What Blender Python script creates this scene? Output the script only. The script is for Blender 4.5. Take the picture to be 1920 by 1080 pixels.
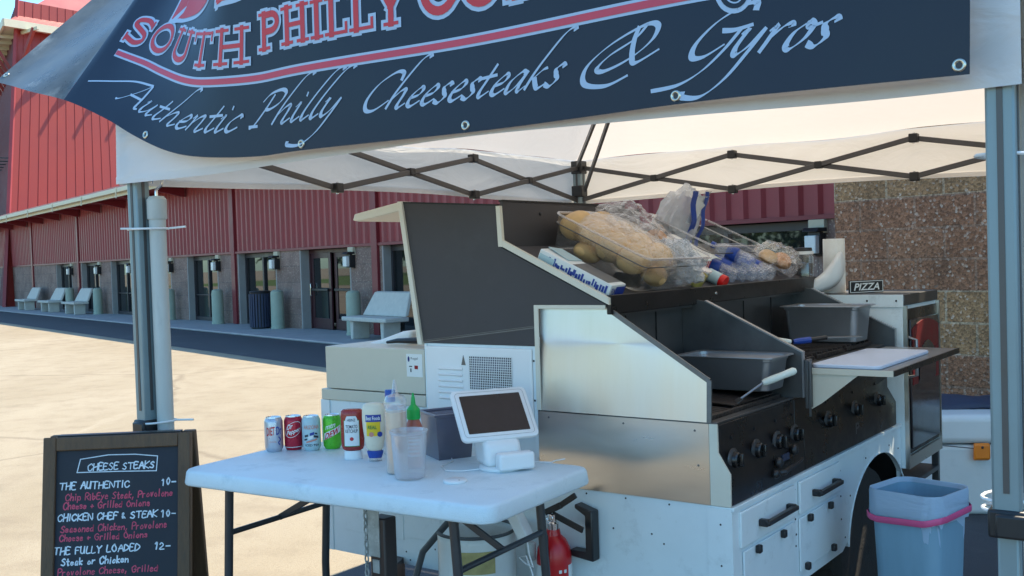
import bpy, math, random
from mathutils import Vector, Matrix
R = math.radians
random.seed(7)
scene = bpy.context.scene
for o in list(bpy.data.objects): bpy.data.objects.remove(o)
COL = scene.collection

# ------------------------------------------------------------------ camera
cam_d = bpy.data.cameras.new("camera"); cam = bpy.data.objects.new("camera", cam_d); COL.objects.link(cam)
cam_d.sensor_width = 36; cam_d.lens = 36 * 1928 / 1920; cam_d.clip_start = .05; cam_d.clip_end = 3000
roll = math.atan(.0317); pitch = math.atan(54 * math.cos(roll) / 1928)
f_ = Vector((0, math.cos(pitch), -math.sin(pitch))); r0 = Vector((1, 0, 0)); u0 = r0.cross(f_)
rv = r0 * math.cos(roll) - u0 * math.sin(roll); uv = r0 * math.sin(roll) + u0 * math.cos(roll)
m = Matrix.Identity(4)
for i in range(3):
    m[i][0] = rv[i]; m[i][1] = uv[i]; m[i][2] = -f_[i]
m[2][3] = 1.6
cam.matrix_world = m
scene.camera = cam

# ------------------------------------------------------------------ sky, sun, exposure
SUN = Vector((.56, .37, 1)).normalized()
w = bpy.data.worlds.new("World"); scene.world = w; w.use_nodes = True
nt = w.node_tree; nt.nodes.clear()
sky = nt.nodes.new('ShaderNodeTexSky'); sky.sky_type = 'NISHITA'; sky.sun_disc = False
sky.sun_elevation = math.asin(SUN.z); sky.sun_rotation = math.atan2(SUN.x, SUN.y)
sky.air_density = 1.0; sky.dust_density = .6; sky.ozone_density = 1.2
bg = nt.nodes.new('ShaderNodeBackground'); bg.inputs[1].default_value = .15
out = nt.nodes.new('ShaderNodeOutputWorld')
tint = nt.nodes.new('ShaderNodeMix'); tint.data_type = 'RGBA'; tint.blend_type = 'MULTIPLY'; tint.inputs[0].default_value = 1; tint.inputs[7].default_value = (.69, 1.0, 1.09, 1)
nt.links.new(sky.outputs[0], tint.inputs[6]); nt.links.new(tint.outputs[2], bg.inputs[0]); nt.links.new(bg.outputs[0], out.inputs[0])
sl = bpy.data.lights.new("sun", 'SUN'); sl.energy = 4.0; sl.angle = R(.5); sl.color = (1, .86, .64)
so = bpy.data.objects.new("sun", sl); COL.objects.link(so)
so.rotation_euler = SUN.to_track_quat('Z', 'Y').to_euler(); so.location = (20, 12, 40)
scene.view_settings.view_transform = 'Standard'; scene.view_settings.look = 'None'
scene.view_settings.gamma = 1; scene.view_settings.exposure = 1.22
try: scene.cycles.max_bounces = 10; scene.cycles.transparent_max_bounces = 24
except Exception: pass

# ------------------------------------------------------------------ materials
def newmat(name):
    mt = bpy.data.materials.new(name); mt.use_nodes = True
    n = mt.node_tree; n.nodes.clear()
    o = n.nodes.new('ShaderNodeOutputMaterial')
    return mt, n, o
def N(n, t, **kw):
    x = n.nodes.new(t)
    for k, v in kw.items():
        if k.startswith('i_'): x.inputs[int(k[2:]) if k[2:].isdigit() else k[2:]].default_value = v
        else: setattr(x, k, v)
    return x
def rgba(c): return (c[0], c[1], c[2], 1)
def mat(name, col, rough=.5, metal=0., var=.10, vs=6., bump=0., bs=60., spec=.5, aniso=0., stretch=None, rvar=.08, ior=1.5, alpha=None, dirt=None):
    mt, n, o = newmat(name)
    p = N(n, 'ShaderNodeBsdfPrincipled'); p.inputs['Metallic'].default_value = metal
    p.inputs['IOR'].default_value = ior; p.inputs['Specular IOR Level'].default_value = spec
    if aniso: p.inputs['Anisotropic'].default_value = aniso
    tc = N(n, 'ShaderNodeTexCoord'); src = tc.outputs['Object']
    if stretch:
        mp = N(n, 'ShaderNodeMapping'); mp.inputs['Scale'].default_value = stretch
        n.links.new(src, mp.inputs[0]); src = mp.outputs[0]
    nz = N(n, 'ShaderNodeTexNoise'); nz.inputs['Scale'].default_value = vs; nz.inputs['Detail'].default_value = 6; nz.inputs['Roughness'].default_value = .65
    n.links.new(src, nz.inputs['Vector'])
    mr = N(n, 'ShaderNodeMapRange'); mr.inputs[1].default_value = .25; mr.inputs[2].default_value = .75
    mr.inputs[3].default_value = 1 - var; mr.inputs[4].default_value = 1 + var
    n.links.new(nz.outputs[0], mr.inputs[0])
    mx = N(n, 'ShaderNodeMix', data_type='RGBA', blend_type='MULTIPLY'); mx.inputs[0].default_value = 1
    mx.inputs[6].default_value = rgba(col); n.links.new(mr.outputs[0], mx.inputs[7])
    csrc = mx.outputs[2]
    if dirt:
        n2 = N(n, 'ShaderNodeTexNoise'); n2.inputs['Scale'].default_value = dirt[1]; n2.inputs['Detail'].default_value = 8; n2.inputs['Roughness'].default_value = .7
        n.links.new(src, n2.inputs['Vector'])
        cr = N(n, 'ShaderNodeMapRange'); cr.inputs[1].default_value = .56; cr.inputs[2].default_value = .74; cr.inputs[4].default_value = dirt[2]
        n.links.new(n2.outputs[0], cr.inputs[0])
        m2 = N(n, 'ShaderNodeMix', data_type='RGBA'); n.links.new(cr.outputs[0], m2.inputs[0]); n.links.new(csrc, m2.inputs[6]); m2.inputs[7].default_value = rgba(dirt[0])
        csrc = m2.outputs[2]
    n.links.new(csrc, p.inputs['Base Color'])
    rr = N(n, 'ShaderNodeMapRange'); rr.inputs[1].default_value = .25; rr.inputs[2].default_value = .75
    rr.inputs[3].default_value = max(0, rough - rvar); rr.inputs[4].default_value = min(1, rough + rvar)
    n.links.new(nz.outputs[0], rr.inputs[0]); n.links.new(rr.outputs[0], p.inputs['Roughness'])
    if bump:
        b = N(n, 'ShaderNodeBump'); b.inputs['Strength'].default_value = bump; b.inputs['Distance'].default_value = .01
        nb = N(n, 'ShaderNodeTexNoise'); nb.inputs['Scale'].default_value = bs; nb.inputs['Detail'].default_value = 5
        n.links.new(src, nb.inputs['Vector']); n.links.new(nb.outputs[0], b.inputs['Height']); n.links.new(b.outputs[0], p.inputs['Normal'])
    if alpha is not None: p.inputs['Alpha'].default_value = alpha
    n.links.new(p.outputs[0], o.inputs[0])
    return mt
def clearmat(name, tint, k, rough=.12, crumple=0., cs=30., diff=.0, dcol=(.8, .8, .8)):
    """thin clear plastic: mostly transparent, with glossy film on top"""
    mt, n, o = newmat(name)
    tr = N(n, 'ShaderNodeBsdfTransparent'); tr.inputs[0].default_value = rgba(tint)
    gl = N(n, 'ShaderNodeBsdfGlossy'); gl.inputs['Roughness'].default_value = rough; gl.inputs[0].default_value = (.95, .97, 1, 1)
    df = N(n, 'ShaderNodeBsdfDiffuse'); df.inputs[0].default_value = rgba(dcol)
    lw = N(n, 'ShaderNodeLayerWeight'); lw.inputs[0].default_value = .35
    mr = N(n, 'ShaderNodeMapRange'); mr.inputs[3].default_value = k; mr.inputs[4].default_value = min(1, k + .55)
    n.links.new(lw.outputs['Facing'], mr.inputs[0])
    m1 = N(n, 'ShaderNodeMixShader'); n.links.new(mr.outputs[0], m1.inputs[0]); n.links.new(tr.outputs[0], m1.inputs[1]); n.links.new(gl.outputs[0], m1.inputs[2])
    m2 = N(n, 'ShaderNodeMixShader'); m2.inputs[0].default_value = diff; n.links.new(m1.outputs[0], m2.inputs[1]); n.links.new(df.outputs[0], m2.inputs[2])
    if crumple:
        tc = N(n, 'ShaderNodeTexCoord'); vo = N(n, 'ShaderNodeTexNoise'); vo.inputs['Scale'].default_value = cs; vo.inputs['Detail'].default_value = 4; vo.inputs['Distortion'].default_value = 1.5
        b = N(n, 'ShaderNodeBump'); b.inputs['Strength'].default_value = crumple; b.inputs['Distance'].default_value = .02
        n.links.new(tc.outputs['Object'], vo.inputs['Vector']); n.links.new(vo.outputs[0], b.inputs['Height'])
        n.links.new(b.outputs[0], gl.inputs['Normal']); n.links.new(b.outputs[0], lw.inputs['Normal'])
    n.links.new(m2.outputs[0], o.inputs[0])
    return mt
def fabricmat(name, col, trans=.45, tcol=None):
    mt, n, o = newmat(name)
    d = N(n, 'ShaderNodeBsdfDiffuse'); d.inputs[0].default_value = rgba(col)
    t = N(n, 'ShaderNodeBsdfTranslucent'); t.inputs[0].default_value = rgba(tcol or col)
    tc = N(n, 'ShaderNodeTexCoord')
    nz = N(n, 'ShaderNodeTexNoise'); nz.inputs['Scale'].default_value = 3.2; nz.inputs['Detail'].default_value = 5; nz.inputs['Distortion'].default_value = .8
    mp = N(n, 'ShaderNodeMapping'); mp.inputs['Scale'].default_value = (1, 1, 2.5)
    n.links.new(tc.outputs['Object'], mp.inputs[0]); n.links.new(mp.outputs[0], nz.inputs['Vector'])
    b = N(n, 'ShaderNodeBump'); b.inputs['Strength'].default_value = .5; b.inputs['Distance'].default_value = .04
    n.links.new(nz.outputs[0], b.inputs['Height']); n.links.new(b.outputs[0], d.inputs['Normal'])
    mx = N(n, 'ShaderNodeMixShader'); mx.inputs[0].default_value = trans
    n.links.new(d.outputs[0], mx.inputs[1]); n.links.new(t.outputs[0], mx.inputs[2]); n.links.new(mx.outputs[0], o.inputs[0])
    return mt
def blockmat(name, c1, c2, mortar, bw, bh, speck=0., scale2=160., rowtint=None, bump=.5, axis='x'):
    mt, n, o = newmat(name)
    p = N(n, 'ShaderNodeBsdfPrincipled'); p.inputs['Roughness'].default_value = .85
    tc = N(n, 'ShaderNodeTexCoord'); sp = N(n, 'ShaderNodeSeparateXYZ'); cb = N(n, 'ShaderNodeCombineXYZ')
    n.links.new(tc.outputs['Object'], sp.inputs[0]); n.links.new(sp.outputs[0 if axis == 'x' else 1], cb.inputs[0]); n.links.new(sp.outputs[2], cb.inputs[1])
    br = N(n, 'ShaderNodeTexBrick'); br.inputs['Scale'].default_value = 1; br.inputs['Brick Width'].default_value = bw; br.inputs['Row Height'].default_value = bh
    br.inputs['Mortar Size'].default_value = .010; br.inputs['Mortar Smooth'].default_value = .3; br.inputs['Bias'].default_value = 0
    br.inputs['Color1'].default_value = rgba(c1); br.inputs['Color2'].default_value = rgba(c2); br.inputs['Mortar'].default_value = rgba(mortar)
    n.links.new(cb.outputs[0], br.inputs['Vector'])
    src = br.outputs['Color']
    vo = N(n, 'ShaderNodeTexVoronoi'); vo.inputs['Scale'].default_value = scale2; n.links.new(tc.outputs['Object'], vo.inputs['Vector'])
    nz = N(n, 'ShaderNodeTexNoise'); nz.inputs['Scale'].default_value = 2.2; nz.inputs['Detail'].default_value = 6; n.links.new(tc.outputs['Object'], nz.inputs['Vector'])
    if rowtint:
        ms = N(n, 'ShaderNodeMath', operation='DIVIDE'); n.links.new(sp.outputs[2], ms.inputs[0]); ms.inputs[1].default_value = bh
        fl = N(n, 'ShaderNodeMath', operation='FLOOR'); n.links.new(ms.outputs[0], fl.inputs[0])
        wn = N(n, 'ShaderNodeTexWhiteNoise', noise_dimensions='1D'); n.links.new(fl.outputs[0], wn.inputs['W'])
        gt = N(n, 'ShaderNodeMath', operation='GREATER_THAN'); n.links.new(wn.outputs[0], gt.inputs[0]); gt.inputs[1].default_value = .55
        mlt = N(n, 'ShaderNodeMath', operation='MULTIPLY'); n.links.new(gt.outputs[0], mlt.inputs[0]); mlt.inputs[1].default_value = .55
        m3 = N(n, 'ShaderNodeMix', data_type='RGBA'); n.links.new(mlt.outputs[0], m3.inputs[0]); n.links.new(src, m3.inputs[6]); m3.inputs[7].default_value = rgba(rowtint); src = m3.outputs[2]
    if speck:
        sc = N(n, 'ShaderNodeSeparateColor'); n.links.new(vo.outputs['Color'], sc.inputs[0])
        mr = N(n, 'ShaderNodeMapRange'); mr.inputs[3].default_value = 1 - speck; mr.inputs[4].default_value = 1 + speck; n.links.new(sc.outputs[0], mr.inputs[0])
        pw = N(n, 'ShaderNodeMapRange'); pw.inputs[1].default_value = .90; pw.inputs[2].default_value = .99; pw.inputs[4].default_value = .6; n.links.new(sc.outputs[1], pw.inputs[0])
        m4 = N(n, 'ShaderNodeMix', data_type='RGBA', blend_type='MULTIPLY'); m4.inputs[0].default_value = 1; n.links.new(src, m4.inputs[6]); n.links.new(mr.outputs[0], m4.inputs[7])
        m5 = N(n, 'ShaderNodeMix', data_type='RGBA'); n.links.new(pw.outputs[0], m5.inputs[0]); n.links.new(m4.outputs[2], m5.inputs[6]); m5.inputs[7].default_value = (.62, .52, .42, 1); src = m5.outputs[2]
    mr2 = N(n, 'ShaderNodeMapRange'); mr2.inputs[1].default_value = .3; mr2.inputs[2].default_value = .7; mr2.inputs[3].default_value = .78; mr2.inputs[4].default_value = 1.2; n.links.new(nz.outputs[0], mr2.inputs[0])
    m6 = N(n, 'ShaderNodeMix', data_type='RGBA', blend_type='MULTIPLY'); m6.inputs[0].default_value = 1; n.links.new(src, m6.inputs[6]); n.links.new(mr2.outputs[0], m6.inputs[7])
    n.links.new(m6.outputs[2], p.inputs['Base Color'])
    ad = N(n, 'ShaderNodeMath', operation='MULTIPLY_ADD'); n.links.new(br.outputs['Fac'], ad.inputs[0]); ad.inputs[1].default_value = -1.5; n.links.new(vo.outputs['Distance'], ad.inputs[2])
    b = N(n, 'ShaderNodeBump'); b.inputs['Strength'].default_value = bump; b.inputs['Distance'].default_value = .008; n.links.new(ad.outputs[0], b.inputs['Height']); n.links.new(b.outputs[0], p.inputs['Normal'])
    n.links.new(p.outputs[0], o.inputs[0])
    return mt

M = dict(
    lot=None,
    shade_asphalt=mat('shade_asphalt', (.050, .052, .060), .85, var=.25, vs=1.2, bump=.5, bs=180, dirt=((.13, .125, .12), .7, .5)),  # dark asphalt; shade of hall and canopy is deepened in its colour
    walk=mat('concrete_walk', (.36, .36, .36), .8, var=.15, vs=2, bump=.2, bs=90, dirt=((.2, .2, .2), 1.1, .5)),
    lawn=mat('lawn', (.10, .16, .03), .9, var=.3, vs=.6),
    siding=mat('maroon_siding', (.30, .052, .058), .42, var=.14, vs=.9, spec=.35, dirt=((.20, .045, .045), 1.6, .5)),
    redwall=mat('barn_red', (.25, .022, .016), .5, var=.07, vs=.6),
    darkred=mat('dark_red_trim', (.20, .020, .028), .45, var=.08, vs=1),
    redwall_shade=mat('tower_shade_side', (.16, .045, .05), .6, var=.1, vs=1),  # same red tower, with the shade of its dark face put into the colour
    cream=mat('cream_trim', (.60, .56, .42), .55, var=.06, vs=3),
    pier=blockmat('grey_block', (.225, .145, .118), (.27, .18, .148), (.16, .115, .10), .8, .4, speck=.10, scale2=60, bump=.25),
    jamb=mat('jamb_concrete', (.34, .32, .30), .8, var=.1, vs=3),
    cap=mat('beige_cap', (.55, .49, .36), .7, var=.08, vs=5),
    bollard=mat('bollard_paint', (.36, .42, .33), .65, var=.12, vs=5, bump=.15, bs=40),
    frame=mat('window_frame', (.035, .03, .035), .4, var=.1),
    doorfr=mat('door_frame', (.055, .014, .018), .4, var=.1),
    glass=mat('window_glass', (.012, .013, .014), .02, var=.2, vs=1, ior=1.62, rvar=.01),
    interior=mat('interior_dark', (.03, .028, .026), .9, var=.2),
    benchm=mat('bench_concrete', (.60, .57, .50), .8, var=.1, vs=8, bump=.15, bs=80),
    black=mat('black_plastic', (.018, .018, .020), .4, var=.15),
    blackm=mat('black_metal', (.012, .011, .012), .34, var=.35, vs=9, spec=.35, rvar=.16, dirt=((.026, .022, .020), 7, .5)),
    lampg=mat('lamp_glass', (.75, .78, .76), .3, var=.03),
    white=mat('white_paint', (.75, .83, .85), .38, var=.06, vs=3, dirt=((.40, .44, .44), 9, .45)),
    whitep=mat('white_plastic', (.80, .81, .81), .35, var=.03, vs=4),
    beige=mat('beige_panel', (.60, .57, .47), .5, var=.04, vs=3, dirt=((.45, .42, .35), 6, .3)),
    rim=mat('cream_edge', (.70, .66, .55), .45, var=.06, vs=6),
    lid=mat('charcoal_lid', (.054, .050, .054), .5, var=.12, vs=4, dirt=((.075, .072, .074), 3.5, .5), spec=.35),
    steel=mat('stainless', (.62, .61, .58), .30, metal=1, var=.04, vs=2.2, aniso=.6, stretch=(1, 1, 6), rvar=.05),
    steelv=mat('stainless_brushed_up', (.68, .67, .67), .38, metal=1, var=.06, vs=2.2, aniso=.8, stretch=(5, 5, .5), rvar=.10),
    steeld=mat('used_steel', (.155, .158, .165), .42, metal=.85, var=.25, vs=5, rvar=.12, dirt=((.05, .045, .04), 5, .5)),
    pan=mat('pan_steel', (.34, .35, .37), .34, metal=.65, var=.10, vs=4, rvar=.06),
    chrome=mat('chrome', (.7, .7, .7), .15, metal=1, var=.05),
    griddle=mat('griddle_iron', (.028, .020, .017), .5, var=.4, vs=12, bump=.6, bs=50, dirt=((.09, .06, .045), 14, .7)),
    knob=mat('knob_metal', (.05, .05, .052), .28, metal=.8, var=.2, vs=20),
    rubber=mat('tyre_rubber', (.028, .026, .025), .8, var=.3, vs=20, bump=.3, bs=90),
    galv=mat('grey_green_paint', (.24, .31, .33), .42, var=.08, vs=5, metal=.25),
    pvc=mat('grey_pipe', (.50, .53, .51), .5, var=.10, vs=4, stretch=(3, 3, .6), dirt=((.3, .31, .3), 6, .4)),
    bar=mat('grey_truss', (.10, .095, .095), .4, var=.12, vs=10, metal=.4),
    tie=mat('white_tie', (.8, .82, .83), .4, var=.02),
    fabric=fabricmat('canopy_fabric', (.88, .86, .85), .50, (.56, .515, .475)),
    val=fabricmat('valance_fabric', (.86, .86, .87), .32, (.88, .83, .76)),
    banner=mat('banner_vinyl', (.010, .016, .034), .36, var=.12, vs=3, bump=.10, bs=6, spec=.36, rvar=.06),
    reverse=mat('banner_reverse', (.09, .10, .10), .30, var=.6, vs=5, bump=.15, bs=9, spec=.6, dirt=((.34, .36, .35), 3.6, .95)),
    blue=mat('banner_light_blue', (.42, .54, .70), .5, var=.03),
    red=mat('banner_red', (.62, .035, .045), .45, var=.05),
    pink=mat('banner_stripe', (.62, .06, .10), .45, var=.05),
    brass=mat('grommet', (.6, .58, .5), .3, metal=1, var=.05),
    wood=mat('dark_wood', (.115, .062, .030), .6, var=.35, vs=5, stretch=(8, 8, .7), bump=.3, bs=30),
    board=mat('chalkboard', (.014, .019, .030), .65, var=.35, vs=3, dirt=((.03, .036, .048), 4, .6)),
    chalkw=mat('chalk_white', (.66, .74, .80), .9, var=.15, vs=60),
    chalkr=mat('chalk_red', (.62, .09, .15), .9, var=.15, vs=60),
    table=mat('table_plastic', (.71, .81, .85), .45, var=.06, vs=5, bump=.30, bs=300, rvar=.14, dirt=((.36, .47, .52), 9, .45)),
    leg=mat('grey_leg_paint', (.055, .056, .062), .38, var=.1, vs=12, metal=.3),
    silver=mat('silver_can', (.50, .53, .60), .3, metal=.6, var=.05),
    alu=mat('aluminium', (.72, .73, .75), .28, metal=1, var=.05),
    canred=mat('red_can', (.42, .010, .035), .28, var=.05, metal=.25),
    cangreen=mat('green_can', (.10, .52, .03), .3, var=.25, vs=25, metal=.2, dirt=((.01, .06, .015), 30, .85)),
    canteal=mat('pale_teal_can', (.42, .58, .62), .35, var=.06, vs=10),
    ink=mat('dark_ink', (.02, .03, .05), .5, var=.05),
    inkblue=mat('blue_ink', (.02, .05, .30), .45, var=.05),
    inkred=mat('red_ink', (.55, .02, .03), .45, var=.05),
    inkgreen=mat('green_ink', (.03, .22, .05), .45, var=.05),
    inkpink=mat('salmon_ink', (.60, .25, .20), .45, var=.05),
    labelw=mat('white_label', (.74, .77, .76), .5, var=.03),
    yellow=mat('yellow_label', (.80, .55, .02), .45, var=.05),
    ketchup=mat('ketchup_red', (.33, .025, .018), .25, var=.1, vs=15, spec=.6),
    mayo=mat('mayo_cream', (.78, .70, .54), .3, var=.04),
    sauce=mat('peach_sauce', (.74, .50, .34), .35, var=.08, vs=14),
    sri=mat('red_sauce', (.38, .10, .06), .35, var=.2, vs=40),
    greencap=mat('green_cap', (.01, .40, .07), .35, var=.05),
    bluecap=mat('blue_cap', (.02, .07, .36), .35, var=.05),
    frost=clearmat('frosted_plastic', (.94, .93, .93), .08, .25, diff=.15, dcol=(.80, .76, .76)),
    clear=clearmat('clear_polycarbonate', (.93, .93, .91), .05, .08, diff=.03),
    film=clearmat('clear_film', (.98, .98, .98), .05, .07, crumple=1.0, cs=34, diff=.012),
    whitefilm=clearmat('printed_white_film', (.97, .97, .98), .12, .14, crumple=.7, cs=30, diff=.42, dcol=(.80, .82, .84)),
    crumple=clearmat('crumpled_film', (.90, .93, .97), .20, .06, crumple=1.0, cs=70, diff=.16, dcol=(.68, .74, .80)),
    water=clearmat('water_bottle_plastic', (.86, .92, .98), .10, .06, crumple=1.0, cs=70, diff=.05, dcol=(.40, .55, .85)),
    smoke=clearmat('smoked_plastic', (.55, .54, .62), .10, .3, diff=.42, dcol=(.17, .165, .23)),
    bread=mat('bread_crust', (.66, .42, .18), .55, var=.30, vs=7, bump=.22, bs=24, dirt=((.80, .66, .42), 5, .9)),
    cookie=mat('brown_roll', (.55, .26, .09), .6, var=.3, vs=14),
    screen=mat('tablet_glass', (.022, .016, .018), .16, var=.25, vs=6, spec=.5, dirt=((.035, .03, .032), 8, .5)),
    extred=mat('extinguisher_red', (.52, .008, .014), .3, var=.05, spec=.6),
    tank=mat('tank_paint', (.66, .68, .66), .45, var=.10, vs=6, dirt=((.45, .42, .36), 9, .4)),
    gold=mat('aged_gold_label', (.36, .30, .12), .6, var=.4, vs=14),
    rust=mat('worn_steel', (.45, .47, .46), .6, metal=.4, var=.4, vs=24, dirt=((.12, .06, .04), 20, .7)),
    jack=mat('dark_brown_steel', (.040, .026, .026), .4, var=.2, vs=10),
    bin=mat('grey_blue_bin', (.21, .37, .49), .42, var=.07, vs=5, stretch=(4, 4, .6)),
    liner=fabricmat('bin_liner', (.50, .66, .82), .35),
    band=mat('pink_drawstring', (.62, .09, .24), .5, var=.1),
    cooler=mat('cooler_white', (.72, .74, .73), .4, var=.05, vs=3, dirt=((.45, .45, .43), 4, .35)),
    orange=mat('orange_plastic', (.85, .22, .01), .4, var=.05),
    navy=mat('navy_cover', (.035, .045, .085), .6, var=.2, vs=5, bump=.4, bs=12),
    board_w=mat('cutting_board', (.58, .66, .80), .45, var=.04, vs=15),
    paper=mat('paper_white', (.80, .80, .77), .9, var=.04, vs=12, bump=.25, bs=120),
    platep=mat('foam_white', (.72, .76, .78), .6, var=.06, vs=8),
    ovenred=mat('oven_red', (.17, .012, .016), .45, var=.4, vs=20),
    ovengl=mat('oven_glass', (.035, .030, .034), .10, var=.3, vs=5),
    toolw=mat('white_handle', (.72, .76, .68), .4, var=.06),
    yellowf=mat('yellow_food', (.66, .56, .14), .5, var=.2, vs=30),
    redcap=mat('red_cap', (.70, .01, .01), .35, var=.05),
    cable=mat('dark_cable', (.07, .072, .076), .5, var=.1),
    wheelg=mat('fender_black', (.010, .010, .011), .65, var=.2),
    trunk=mat('bark', (.10, .07, .05), .9, var=.3),
    leaf=mat('tree_leaf', (.055, .095, .025), .6, var=.5, vs=1.5),
)
def lotmat():
    mt, n, o = newmat('worn_pale_lot')
    p = N(n, 'ShaderNodeBsdfPrincipled'); p.inputs['Roughness'].default_value = .9; p.inputs['Specular IOR Level'].default_value = .2
    tc = N(n, 'ShaderNodeTexCoord')
    def nz(s, d, st=(1, 1, 1), rot=0):
        mp = N(n, 'ShaderNodeMapping'); mp.inputs['Scale'].default_value = st; mp.inputs['Rotation'].default_value = (0, 0, rot)
        n.links.new(tc.outputs['Object'], mp.inputs[0])
        x = N(n, 'ShaderNodeTexNoise'); x.inputs['Scale'].default_value = s; x.inputs['Detail'].default_value = d; x.inputs['Roughness'].default_value = .65
        n.links.new(mp.outputs[0], x.inputs['Vector']); return x.outputs[0]
    def mixc(fac, a, b):
        x = N(n, 'ShaderNodeMix', data_type='RGBA'); n.links.new(fac, x.inputs[0])
        for s, v in ((6, a), (7, b)):
            if isinstance(v, tuple): x.inputs[s].default_value = rgba(v)
            else: n.links.new(v, x.inputs[s])
        return x.outputs[2]
    def rng(v, a, b, c=0, d=1):
        x = N(n, 'ShaderNodeMapRange'); n.links.new(v, x.inputs[0]); x.inputs[1].default_value = a; x.inputs[2].default_value = b; x.inputs[3].default_value = c; x.inputs[4].default_value = d; return x.outputs[0]
    c = mixc(rng(nz(.35, 8, (1, .35, 1), .92), .35, .65), (.292, .246, .178), (.366, .318, .244))
    c = mixc(rng(nz(2.6, 8), .48, .72, 0, .55), c, (.215, .172, .126))
    c = mixc(rng(nz(.9, 10, (1, .12, 1), .92), .60, .66, 0, .6), c, (.40, .35, .275))
    c = mixc(rng(nz(60, 3), .50, .68, 0, .45), c, (.22, .175, .13))
    c = mixc(rng(nz(1.1, 9, (1, 1, 1), .3), .60, .70, 0, .40), c, (.175, .145, .11))
    c = mixc(rng(nz(.55, 7, (1, .05, 1), 1.3), .60, .68, 0, .45), c, (.215, .18, .14))
    c = mixc(rng(nz(14, 4), .66, .72, 0, .5), c, (.13, .105, .08))
    vo = N(n, 'ShaderNodeTexVoronoi', feature='DISTANCE_TO_EDGE'); vo.inputs['Scale'].default_value = .22
    wq = N(n, 'ShaderNodeTexNoise'); wq.inputs['Scale'].default_value = 1.2; wq.inputs['Detail'].default_value = 6
    n.links.new(tc.outputs['Object'], wq.inputs['Vector'])
    mm = N(n, 'ShaderNodeMix', data_type='RGBA'); mm.inputs[0].default_value = .3; n.links.new(tc.outputs['Object'], mm.inputs[6]); n.links.new(wq.outputs['Color'], mm.inputs[7])
    n.links.new(mm.outputs[2], vo.inputs['Vector'])
    c = mixc(rng(vo.outputs['Distance'], 0, .008, .55, 0), c, (.17, .135, .10))
    n.links.new(c, p.inputs['Base Color'])
    b = N(n, 'ShaderNodeBump'); b.inputs['Strength'].default_value = .45; b.inputs['Distance'].default_value = .01
    n.links.new(nz(110, 4), b.inputs['Height']); n.links.new(b.outputs[0], p.inputs['Normal'])
    n.links.new(p.outputs[0], o.inputs[0]); return mt
M['lot'] = lotmat()

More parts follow.
